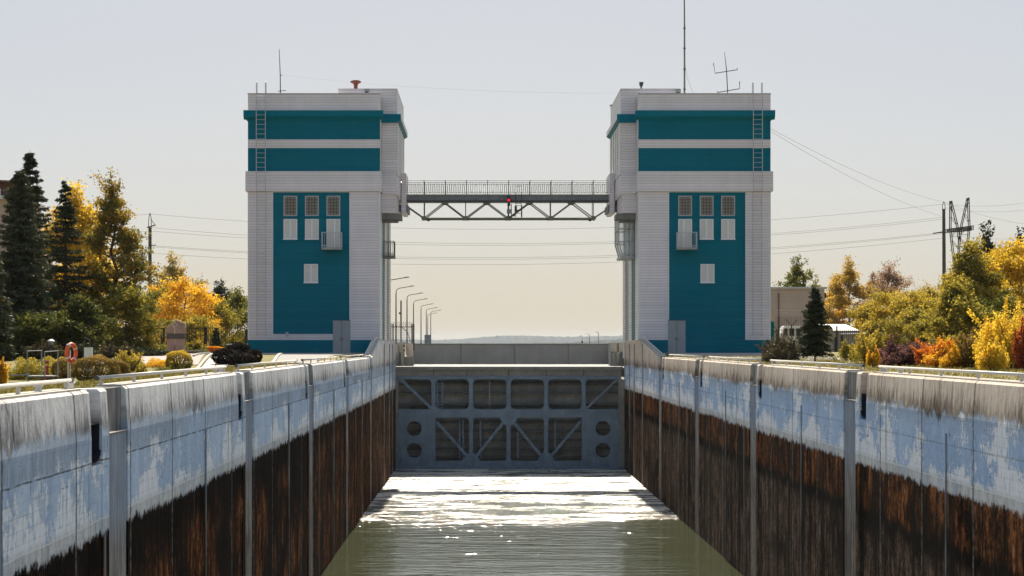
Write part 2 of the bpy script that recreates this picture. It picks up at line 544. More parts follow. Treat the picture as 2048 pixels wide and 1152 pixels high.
    h = MA(t, 'ADD', MA(t, 'MULTIPLY', s1, 0.6), MA(t, 'MULTIPLY', fine, 0.6))
    h = MA(t, 'SUBTRACT', h, MA(t, 'MULTIPLY', peel, 0.25))
    h = MA(t, 'SUBTRACT', h, seam)
    BUMP(t, b, h, 0.8, 0.05)
    return m


M['wall_left'] = wall_mat('left chamber wall', True)
M['wall_right'] = wall_mat('right chamber wall', False)


def slot_mat():
    m, t, b = new_mat('guide slot')
    p = POS(t)
    x, y, z = SEP(t, p)
    s1 = NO(t, MAP(t, p, (5, 5.0, 0.30)), 1.0, 6, 0.7)
    s2 = NO(t, MAP(t, p, (2, 2.0, 1.2)), 1.0, 6, 0.7)
    k = MA(t, 'ADD', MA(t, 'MULTIPLY', s1, 0.6), MA(t, 'MULTIPLY', s2, 0.4))
    col = RA(t, k, [(0.34, (0.09, 0.08, 0.07)), (0.5, (0.22, 0.205, 0.185)), (0.66, (0.42, 0.40, 0.37))])
    blue = MA(t, 'MULTIPLY', SS(t, z, 6.0, 7.0), SS(t, z, 8.46, 8.40))
    col = MX(t, MA(t, 'MULTIPLY', blue, 0.85), col, RA(t, k, [(0.34, (0.17, 0.20, 0.25)), (0.66, (0.34, 0.38, 0.45))]))
    lowb = SS(t, MA(t, 'ADD', z, MA(t, 'MULTIPLY', k, 2.4)), 6.8, 5.0)
    col = MX(t, MA(t, 'MULTIPLY', lowb, 0.7), col, RA(t, k, [(0.38, (0.02, 0.014, 0.010)), (0.52, (0.13, 0.10, 0.08)), (0.68, (0.34, 0.30, 0.26))]))
    put(t, b.inputs['Base Color'], col)
    b.inputs['Roughness'].default_value = 0.85
    b.inputs['Specular IOR Level'].default_value = 0.1
    BUMP(t, b, k, 0.5, 0.04)
    return m


M['slot'] = slot_mat()


def water_mat(name, chamber):
    m, t, b = new_mat(name)
    p = POS(t)
    x, y, z = SEP(t, p)
    big = NO(t, MAP(t, p, (0.10, 0.25, 1)), 1.0, 3, 0.5)
    rip = NO(t, MAP(t, p, (0.55, 2.0, 1), (3, 1, 0)), 1.0, 3, 0.5, 0.3)
    mid = NO(t, MAP(t, p, (1.1, 1.7, 1), (9, 4, 0)), 1.0, 4, 0.6, 0.5)
    fin = NO(t, MAP(t, p, (4.0, 6.5, 1), (2, 4, 0)), 1.0, 4, 0.65)
    if chamber:
        edge = MA(t, 'ADD', y, MA(t, 'MULTIPLY', MA(t, 'SUBTRACT', big, 0.5), 9.0))
        edge = MA(t, 'ADD', edge, MA(t, 'MULTIPLY', MA(t, 'SUBTRACT', mid, 0.5), 7.0))
        tur = SS(t, edge, 97.5, 103.0)
        calm = SS(t, MA(t, 'ADD', y, MA(t, 'MULTIPLY', MA(t, 'SUBTRACT', big, 0.5), 8.0)), 84.0, 98.0)
        wave = NO(t, MAP(t, p, (0.09, 0.42, 1), (5, 2, 0)), 1.0, 5, 0.62, 0.8)
        wav2 = NO(t, MAP(t, p, (0.35, 1.3, 1), (1, 7, 0)), 1.0, 4, 0.6, 0.6)
        glitter_n = MA(t, 'ADD', MA(t, 'MULTIPLY', mid, 0.40), MA(t, 'MULTIPLY', fin, 0.60))
        glitter_n = MA(t, 'ADD', glitter_n, MA(t, 'MULTIPLY', MA(t, 'SUBTRACT', wave, 0.5), 1.15))
        glitter_n = MA(t, 'ADD', glitter_n, MA(t, 'MULTIPLY', MA(t, 'SUBTRACT', wav2, 0.5), 1.3))
        glitter_n = MA(t, 'ADD', glitter_n, MA(t, 'MULTIPLY', SS(t, edge, 97.0, 122.0), 0.18))
        glitter = MA(t, 'MULTIPLY', SS(t, edge, 97.5, 100.5), SS(t, glitter_n, 0.565, 0.72))  # sun glitter on the broken water, painted as pale base colour
        put(t, b.inputs['Base Color'], MX(t, MA(t, 'MULTIPLY', glitter, 0.95), (0.040, 0.048, 0.022), (0.82, 0.77, 0.66)))
        put(t, b.inputs['Roughness'], MA(t, 'ADD', 0.10, MA(t, 'MULTIPLY', glitter, 0.35)))
        h = MA(t, 'ADD', MA(t, 'MULTIPLY', rip, MA(t, 'ADD', MA(t, 'ADD', 0.02, MA(t, 'MULTIPLY', SS(t, wave, 0.35, 0.65), 0.055)), MA(t, 'MULTIPLY', calm, 0.09))),
               MA(t, 'MULTIPLY', MA(t, 'ADD', MA(t, 'MULTIPLY', mid, 0.9), MA(t, 'MULTIPLY', fin, 0.35)), MA(t, 'MULTIPLY', tur, 0.45)))
        b.inputs['Specular IOR Level'].default_value = 1.0
    else:
        put(t, b.inputs['Base Color'], (0.05, 0.07, 0.07))
        b.inputs['Roughness'].default_value = 0.42
        h = MA(t, 'ADD', MA(t, 'MULTIPLY', mid, 0.6), MA(t, 'MULTIPLY', fin, 0.2))
        b.inputs['Specular IOR Level'].default_value = 1.0
    b.inputs['IOR'].default_value = 2.0 if chamber else 1.333
    BUMP(t, b, h, 1.0, 1.0 if chamber else 0.8)
    return m


M['chamber_water'] = water_mat('chamber water', True)
M['upper_water'] = water_mat('reservoir water', False)


def grass_mat():
    m, t, b = new_mat('lawn')
    p = POS(t)
    n1 = NO(t, p, 0.35, 5, 0.6)
    n2 = NO(t, p, 6.0, 6, 0.7)
    k = MA(t, 'ADD', MA(t, 'MULTIPLY', n1, 0.6), MA(t, 'MULTIPLY', n2, 0.4))
    put(t, b.inputs['Base Color'], RA(t, k, [(0.30, (0.07, 0.075, 0.015)), (0.5, (0.17, 0.145, 0.03)), (0.7, (0.30, 0.24, 0.07))]))
    b.inputs['Roughness'].default_value = 0.95
    BUMP(t, b, n2, 0.8, 0.1)
    return m


M['lawn'] = grass_mat()
M['hills'] = simple('far forest', (0.085, 0.095, 0.09), 1.0, var=0.4, scale=0.02, spec=0.0)  # forest colour paled to carry part of the distance haze


def leaf_mat(name, stops, trans=0.58):
    m, t, b = new_mat(name)
    a = t.nodes.new('ShaderNodeAttribute')
    a.attribute_name = 'tint'
    col = RA(t, a.outputs['Fac'], stops)
    t.nodes.remove(b)
    d = t.nodes.new('ShaderNodeBsdfDiffuse')
    tr = t.nodes.new('ShaderNodeBsdfTranslucent')
    gl = t.nodes.new('ShaderNodeBsdfGlossy')
    gl.inputs['Roughness'].default_value = 0.45
    mx = t.nodes.new('ShaderNodeMixShader')
    mx.inputs[0].default_value = trans
    m2 = t.nodes.new('ShaderNodeMixShader')
    m2.inputs[0].default_value = 0.02
    t.links.new(col, d.inputs[0])
    t.links.new(col, tr.inputs[0])
    t.links.new(d.outputs[0], mx.inputs[1])
    t.links.new(tr.outputs[0], mx.inputs[2])
    t.links.new(mx.outputs[0], m2.inputs[1])
    t.links.new(gl.outputs[0], m2.inputs[2])
    t.links.new(m2.outputs[0], t.nodes['Material Output'].inputs[0])
    return m


L = {
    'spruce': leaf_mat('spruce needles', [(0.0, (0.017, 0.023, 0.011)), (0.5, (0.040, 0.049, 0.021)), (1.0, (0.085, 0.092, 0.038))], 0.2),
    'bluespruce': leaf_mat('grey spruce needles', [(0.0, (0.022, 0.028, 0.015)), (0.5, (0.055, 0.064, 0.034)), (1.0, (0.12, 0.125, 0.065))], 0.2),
    'pine': leaf_mat('pine needles', [(0.0, (0.02, 0.03, 0.016)), (0.5, (0.045, 0.055, 0.03)), (1.0, (0.09, 0.095, 0.045))], 0.25),
    'olive': leaf_mat('olive leaves', [(0.0, (0.05, 0.06, 0.012)), (0.45, (0.11, 0.115, 0.022)), (0.75, (0.24, 0.19, 0.03)), (1.0, (0.50, 0.30, 0.03))]),
    'green': leaf_mat('green leaves', [(0.0, (0.05, 0.062, 0.012)), (0.5, (0.12, 0.125, 0.022)), (1.0, (0.28, 0.25, 0.04))]),
    'yellowgreen': leaf_mat('yellow green leaves', [(0.0, (0.12, 0.12, 0.02)), (0.5, (0.28, 0.23, 0.03)), (1.0, (0.55, 0.38, 0.04))]),
    'yellow': leaf_mat('yellow leaves', [(0.0, (0.34, 0.22, 0.02)), (0.5, (0.72, 0.48, 0.03)), (1.0, (0.88, 0.64, 0.07))]),
    'gold': leaf_mat('golden leaves', [(0.0, (0.34, 0.17, 0.015)), (0.5, (0.70, 0.39, 0.02)), (1.0, (0.86, 0.56, 0.05))]),
    'orange': leaf_mat('orange leaves', [(0.0, (0.22, 0.05, 0.03)), (0.4, (0.62, 0.17, 0.02)), (0.7, (0.80, 0.36, 0.02)), (1.0, (0.88, 0.55, 0.04))]),
    'purple': leaf_mat('purple leaves', [(0.0, (0.03, 0.015, 0.015)), (0.5, (0.10, 0.04, 0.04)), (1.0, (0.26, 0.13, 0.10))]),
    'red': leaf_mat('red leaves', [(0.0, (0.12, 0.015, 0.012)), (0.5, (0.32, 0.05, 0.02)), (1.0, (0.55, 0.17, 0.03))]),
    'brown': leaf_mat('brown hedge leaves', [(0.0, (0.08, 0.065, 0.015)), (0.5, (0.22, 0.15, 0.035)), (1.0, (0.42, 0.27, 0.07))], 0.4),
    'pinkbirch': leaf_mat('pinkish thin leaves', [(0.0, (0.18, 0.10, 0.06)), (0.5, (0.34, 0.21, 0.13)), (1.0, (0.50, 0.34, 0.18))]),
    'birch': leaf_mat('birch leaves', [(0.0, (0.16, 0.11, 0.03)), (0.5, (0.34, 0.23, 0.05)), (1.0, (0.55, 0.36, 0.07))]),
    'paleyellow': leaf_mat('pale yellow leaves', [(0.0, (0.20, 0.15, 0.05)), (0.5, (0.38, 0.28, 0.08)), (1.0, (0.58, 0.43, 0.13))]),
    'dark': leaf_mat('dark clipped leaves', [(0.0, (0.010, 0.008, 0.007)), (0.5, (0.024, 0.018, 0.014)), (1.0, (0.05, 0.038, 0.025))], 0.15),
    'greybrown': leaf_mat('dull brown leaves', [(0.0, (0.03, 0.028, 0.016)), (0.5, (0.075, 0.062, 0.03)), (1.0, (0.14, 0.11, 0.05))], 0.3),
    'grass': leaf_mat('grass blades', [(0.0, (0.08, 0.085, 0.018)), (0.5, (0.18, 0.15, 0.035)), (1.0, (0.33, 0.26, 0.08))], 0.4),
}


# ---------------------------------------------------------------- setting: terrain, water, far shore
XL0, XR0 = -7.3, 11.4            # chamber faces
ZT = 9.34                        # wall top
ZU = 8.25                        # upper pool level
WALL_T = 0.6


def smooth(a, b, x):
    t = max(0.0, min(1.0, (x - a) / (b - a)))
    return t * t * (3 - 2 * t)


def ground_z(x, y):
    if y > 150:
        return 9.5
    if x < 0:
        d = (XL0 - WALL_T) - x
        lo = 8.7 + 0.8 * smooth(68, 104, y)
        k = smooth(1.2, 6.0, d)
        return (1 - k) * max(9.22, lo) + k * lo
    return 9.22 + 0.28 * smooth(95, 122, y)


def ground_sheet(xs, ys):
    mb = MB()
    n = len(xs)
    mb.v = [(x, y, ground_z(x, y)) for y in ys for x in xs]
    mb.f = [(j * n + i, j * n + i + 1, (j + 1) * n + i + 1, (j + 1) * n + i) for j in range(len(ys) - 1) for i in range(n - 1)]
    return mb


xl = XL0 - WALL_T + 0.002
ys_ = [-20, 0, 15, 30, 40, 50, 60, 66, 70, 75, 80, 85, 90, 95, 100, 104, 110, 115, 120, 130, 143, 150, 152, 200, 300, 420, 700]
g = ground_sheet([-900, -400, -200, -100, -60, -40, -30, -22, xl - 8, xl - 6, xl - 5, xl - 4, xl - 3, xl - 2, xl - 1.2, xl], ys_)
g.build('ground', M['lawn'], kind='structure', smooth=True)
xr = XR0 + WALL_T - 0.002
g = ground_sheet([xr, xr + 2, xr + 5, xr + 10, 30, 40, 60, 100, 200, 400, 900], ys_[:-3] + [320])
g.build('ground', M['lawn'], kind='structure', smooth=True)

w = MB()
w.add([(XL0 - 0.3, -20, 0), (XR0 + 0.3, -20, 0), (XR0 + 0.3, 141.2, 0), (XL0 - 0.3, 141.2, 0)], [(0, 1, 2, 3)])
w.build('chamber_water', M['chamber_water'], kind='structure')
w = MB()
w.add([(-9.2, 140.6, ZU), (13.4, 140.6, ZU), (13.4, 320, ZU), (900, 320.0, ZU), (6000, 900, ZU), (6000, 12500, ZU), (-6000, 12500, ZU),
       (-6000, 700, ZU), (-9.2, 700, ZU)], [tuple(range(9))])
w.build('reservoir_water', M['upper_water'], kind='structure')


def far_hills(name, Y, depth, prof, seed):
    rng = np.random.default_rng(seed)
    nx, ny = 760, 7
    xs = np.linspace(-4200, 4200, nx)
    mb = MB()
    ph = rng.uniform(0, 6.28, 8)
    for j in range(ny):
        t = j / (ny - 1)
        for i, x in enumerate(xs):
            e = prof(x)
            e *= 0.85 + 0.08 * math.sin(x / 330 + ph[0]) + 0.06 * math.sin(x / 117 + ph[1])
            e += (rng.uniform(-0.6, 1.0) + (2.5 * rng.random() if rng.random() < 0.08 else 0)) * Y / 3000
            k = math.sin(math.pi * min(1.0, 0.08 + t * 0.9)) ** 0.6 if t > 0 else 0.0
            mb.v.append((x, Y + depth * t + rng.uniform(-5, 5), ZU - 0.4 + max(0.0, e) * k))
    mb.f = [(j * nx + i, j * nx + i + 1, (j + 1) * nx + i + 1, (j + 1) * nx + i) for j in range(ny - 1) for i in range(nx - 1)]
    return mb.build(name, M['hills'], kind='structure')


far_hills('hills', 8200, 1500, lambda x: 36 + 14 * math.exp(-((x - 200) / 260) ** 2) + 10 * math.exp(-((x - 640) / 200) ** 2) - 9 * math.exp(-((x + 200) / 200) ** 2), 3)
far_hills('hills', 3600, 500, lambda x: 5.0 + 9.0 * smooth(150, 330, x), 5)

# paved surfaces
def sheet(name, poly, mat, dz):
    """a polygon laid on the ground, split into strips so that it follows the terrain"""
    import bmesh
    bm = bmesh.new()
    f = bm.faces.new([bm.verts.new((x, y, 0)) for x, y in poly])
    y0, y1 = min(p[1] for p in poly), max(p[1] for p in poly)
    x0, x1 = min(p[0] for p in poly), max(p[0] for p in poly)
    for yy in [v for v in ys_ if y0 < v < y1] + list(np.arange(y0 + 2, y1, 2.0)):
        bmesh.ops.bisect_plane(bm, geom=bm.verts[:] + bm.edges[:] + bm.faces[:], plane_co=(0, yy, 0), plane_no=(0, 1, 0))
    for xx in np.arange(math.floor(x0) + 0.5, x1, 1.0):
        bmesh.ops.bisect_plane(bm, geom=bm.verts[:] + bm.edges[:] + bm.faces[:], plane_co=(xx, 0, 0), plane_no=(1, 0, 0))
    for v in bm.verts:
        v.co.z = ground_z(v.co.x, v.co.y) + dz
    me = bpy.data.meshes.new(name)
    bm.to_mesh(me)
    bm.free()
    me.materials.append(mat)
    o = bpy.data.objects.new(name, me)
    C.objects.link(o)
    o['kind'] = 'structure'
    return o


sheet('pavement', [(-18.6, 129.5), (-9.0, 129.5), (-9.0, 82), (-10.3, 82), (-12.9, 108), (-18.6, 116)], M['asphalt'], 0.03)
sheet('pavement', [(13.1, 129.5), (22.4, 129.5), (22.4, 106), (17.5, 92), (15.0, 84), (13.1, 84)], M['asphalt'], 0.03)
sheet('path', [(-27.0, 118), (-19.2, 118), (-14.6, 86.5), (-20.5, 86.5)], M['plaza'], 0.035)
sheet('path', [(-18.9, 122), (-17.5, 122), (-12.0, 78), (-13.2, 78)], M['slab'], 0.04)
sheet('path', [(21.5, 104), (24.5, 104), (19.5, 84), (17.8, 84)], M['slab'], 0.04)
sheet('path', [(-34, 66), (-20, 72), (-12.2, 76), (-12.2, 77.4), (-20, 73.4), (-34, 67.6)], M['slab'], 0.04)


# ---------------------------------------------------------------- lock walls
def lock_wall(side):
    s = 1 if side == 'left' else -1          # direction of the chamber seen from the wall
    X = XL0 if side == 'left' else XR0
    mat = M['wall_left'] if side == 'left' else M['wall_right']
    back = X - s * WALL_T
    ZB = -3.0
    J = [14.5 + 18.8 * k for k in range(6)] if side == 'left' else [14.2 + 19.2 * k for k in range(6)]
    back_ = back
    th = thing('lock_wall', 'streaked concrete lock wall on the %s, with %s paint above a brown water mark' %
               (('left', 'grey and pale blue') if side == 'left' else ('right', 'brighter blue')), 'lock wall', (X - s * 0.8, 60, 0))
    ramp0, ramp1 = (110.0, 118.5) if side == 'left' else (112.0, 125.0)

    def face(y0, y1, z0, z1, inset=0.0):
        mb = MB()
        mb.box(X - s * inset, back, y0, y1, z0, z1)
        return mb

    for k in range(-1, len(J)):
        a = J[k] if k >= 0 else -19.0
        bnd = J[k + 1] if k + 1 < len(J) else 140.2
        y0 = a + (1.45 if k >= 0 else 0)
        last = k + 1 >= len(J)
        y1 = bnd - 2.0 if not last else ramp0
        # main slab with a slightly set back, chamfered parapet top
        ch = 0.05
        poly = [(X, ZB), (X, ZT - 0.9), (X - s * 0.05, ZT - ch - 0.004), (X - s * 0.11, ZT), (back, ZT), (back, ZB)]
        MB().prism(poly, y0, y1).build('wall_section', mat, th)
        cp = MB()
        cp.box(X - s * 0.14, back - s * 0.05, y0 + 0.01, y1 - 0.01, ZT + 0.003, ZT + 0.035)
        cp.build('coping', M['coping'], th)
        if not last:
            # column with the mooring niche
            n0, n1 = bnd - 1.75, bnd - 0.85
            cm = MB()
            cm.prism(poly, bnd - 1.97, n0)
            cm.box(X - s * 0.02, back, n0, n1, ZB, 7.92)
            cm.box(X - s * 0.30, back, n0, n1, 8.72, ZT - 0.02)
            cm.box(X - s * 0.85, X - s * 1.1, n0, n1, 7.92, 8.72)
            cm.prism(poly, n1, bnd - 0.27)
            cm.build('wall_section', mat, th)
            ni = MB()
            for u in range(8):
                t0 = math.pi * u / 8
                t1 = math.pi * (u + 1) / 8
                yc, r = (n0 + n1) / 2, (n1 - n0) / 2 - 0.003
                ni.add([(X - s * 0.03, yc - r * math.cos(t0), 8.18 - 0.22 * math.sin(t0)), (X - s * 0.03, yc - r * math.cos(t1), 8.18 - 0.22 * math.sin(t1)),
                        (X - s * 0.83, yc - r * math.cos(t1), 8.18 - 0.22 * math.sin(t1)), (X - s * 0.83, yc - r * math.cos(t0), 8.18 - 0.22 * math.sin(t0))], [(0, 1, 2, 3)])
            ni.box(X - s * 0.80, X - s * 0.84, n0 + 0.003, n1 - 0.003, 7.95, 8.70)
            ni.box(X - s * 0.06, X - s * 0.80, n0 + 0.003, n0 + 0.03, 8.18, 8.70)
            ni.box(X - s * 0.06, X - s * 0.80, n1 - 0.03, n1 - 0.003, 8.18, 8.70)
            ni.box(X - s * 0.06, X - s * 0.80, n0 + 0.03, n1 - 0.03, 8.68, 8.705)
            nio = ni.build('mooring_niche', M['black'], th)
            bo = MB()
            yc = (n0 + n1) / 2
            bo.lathe((X - s * 0.45, yc, 7.98), [(0.20, 0.0), (0.17, 0.05), (0.11, 0.12), (0.11, 0.30), (0.16, 0.36), (0.16, 0.42), (0.08, 0.46)], 12)
            bo.build('bollard', M['chain'], nio, smooth=True)
            # hanging chain in the channel above the niche
            cmb = MB()
            for q in range(5):
                zz = 9.18 - 0.085 * q
                yy = yc + 0.18 - 0.10 * q + 0.03 * (q % 2)
                pts = [(X - s * (0.27 - 0.03 * (q % 2)), yy + 0.055 * math.cos(u * math.pi / 4), zz + 0.075 * math.sin(u * math.pi / 4)) for u in range(9)]
                cmb.tube(pts, 0.022, 5, False)
            cmb.build('chain', M['chain'], nio)
        if k >= 0:
            # guide slot beside each joint: dark head, ledge, smooth recessed panel down into the water
            g0, g1 = a - 0.19, a + 1.42
            gm = MB()
            gm.box(X - s * 0.03, back, g0 + 0.02, g1, ZB, 8.42)
            gm.box(X - s * 0.14, back, g0 + 0.04, g1, 8.42, ZT - 0.015)
            gs = gm.build('guide_slot', M['slot'], th)
            le = MB()
            le.box(X - s * 0.0, X - s * 0.138, g0 + 0.06, g1 - 0.03, 8.425, 8.46)
            le.build('ledge', M['dark_concrete'], gs)
        if k >= -1 and not last:
            # thin service pipe down a seam
            yy = y0 + (y1 - y0) * (0.62 if side == 'left' else 0.45)
            MB().tube([(X + s * 0.03, yy, 8.0), (X + s * 0.03, yy, -1)], 0.025, 6).build('service_pipe', M['slot'], th)
    # raised end beside the tower
    e = MB()
    top = 10.45
    e.prism_x([(ramp0, ZB), (ramp0, ZT), (ramp1, top), (137.0, top - 0.08), (139.3, top - 0.1), (139.3, ZB)], X + s * 0.002, back)
    e.build('raised_end', mat, th)
    cp = MB()
    cp.prism_x([(ramp0, ZT + 0.004), (ramp1, top + 0.004), (139.2, top - 0.096), (139.2, top - 0.03), (ramp1 - 0.03, top + 0.075), (ramp0 - 0.03, ZT + 0.075)], X - s * 0.10, X - s * 0.5)
    cp.build('coping', M['coping'], th)
    # vertical seams of the raised end: proud edge strips
    for yy in (122.5, 129.5, 133.8):
        MB().box(X + s * 0.05, X - s * 0.3, yy, yy + 0.3, ZB, top - 0.25).build('edge_strip', M['slot'], th)
    return J, X, s


def pipe_rail(X, s, y0, y1, label, end_near):
    th = thing('pipe_railing', label, 'railing', (X - s * 0.35, (y0 + y1) / 2, ZT), 'pipe railings along the chamber walls')
    x = X - s * 0.35
    mb = MB()
    mb.tube([(x, y0, ZT + 0.19), (x, y1, ZT + 0.19)], 0.037, 10)
    mb.build('pipe', M['rail'], th, smooth=True)
    for e in (y0, y1):
        fl = MB()
        fl.tube([(x, e - 0.03, ZT + 0.19), (x, e + 0.03, ZT + 0.19)], 0.052, 10)
        fl.build('flange', M['dark_metal'], th)
    n = max(2, int((y1 - y0) / 2.6))
    for i in range(n):
        yy = y0 + 0.35 + (y1 - y0 - 0.7) * i / (n - 1)
        MB().box(x - 0.03, x + 0.03, yy - 0.04, yy + 0.04, ZT + 0.03, ZT + 0.17).build('post', M['rail'], th)


ordn = ['nearest', 'second nearest', 'third nearest', 'fourth nearest', 'fifth nearest', 'farthest']
for side in ('left', 'right'):
    J, X, s = lock_wall(side)
    segs = []
    for k in range(len(J)):
        y0 = J[k] + 0.2
        y1 = (J[k + 1] - 1.9) if k + 1 < len(J) else (110.0 if side == 'left' else 112.0)
        if y1 > 24 and y1 - y0 > 1.5:
            segs.append((y0, y1))
    for i, (y0, y1) in enumerate(segs):
        o = ordn[i] if i < len(segs) - 1 else 'farthest'
        pipe_rail(X, s, y0, y1, 'pale pipe railing on the %s chamber wall, %s of its row' % (side, o), True)
    # sloping handrail that climbs the raised end
    x = X - s * 0.30
    r0, r1 = (110.3, 118.5) if side == 'left' else (112.3, 125.0)
    th = thing('ramp_handrail', 'pale handrail climbing the raised end of the %s lock wall' % side, 'railing', (x, r0, ZT))
    MB().tube([(x, r0, ZT + 0.23), (x, r1, 10.45 + 0.2), (x, r1 + 6, 10.45 + 0.16)], 0.045, 8).build('pipe', M['rail'], th, smooth=True)
    for f_ in (0.1, 0.5, 0.9):
        yy = r0 + (r1 - r0) * f_
        zz = ZT + (10.45 - ZT) * f_
        MB().box(x - 0.04, x + 0.04, yy - 0.05, yy + 0.05, zz + 0.06, zz + 0.2).build('post', M['rail'], th)
# small signal box on the right handrail and bollards standing on the copings
def coping_bollard(x, y, label):
    th = thing('coping_bollard', label, 'bollard', (x, y, ZT + 0.035), 'small white bollards on the lock wall copings')
    MB().lathe((x, y, ZT + 0.035), [(0.07, 0), (0.06, 0.02), (0.06, 0.08)], 10).build('stem', M['white_metal'], th)
    MB().lathe((x, y, ZT + 0.115), [(0.095, 0), (0.10, 0.02), (0.085, 0.045), (0.03, 0.055)], 10).build('cap', M['white_metal'], th)


for i, (x, y) in enumerate([(-7.78, 29.6), (-7.78, 31.9), (-7.78, 49.0), (-7.78, 50.1), (11.88, 50.4), (11.88, 48.6), (11.88, 68.9)]):
    coping_bollard(x, y, 'small white bollard on the lock wall coping behind the pipe railing')


# ---------------------------------------------------------------- lift gate
GY = 139.0
GS = F / GY


def gp(px, py):
    return (px - CX) / GS, CZ + (HY - py) / GS


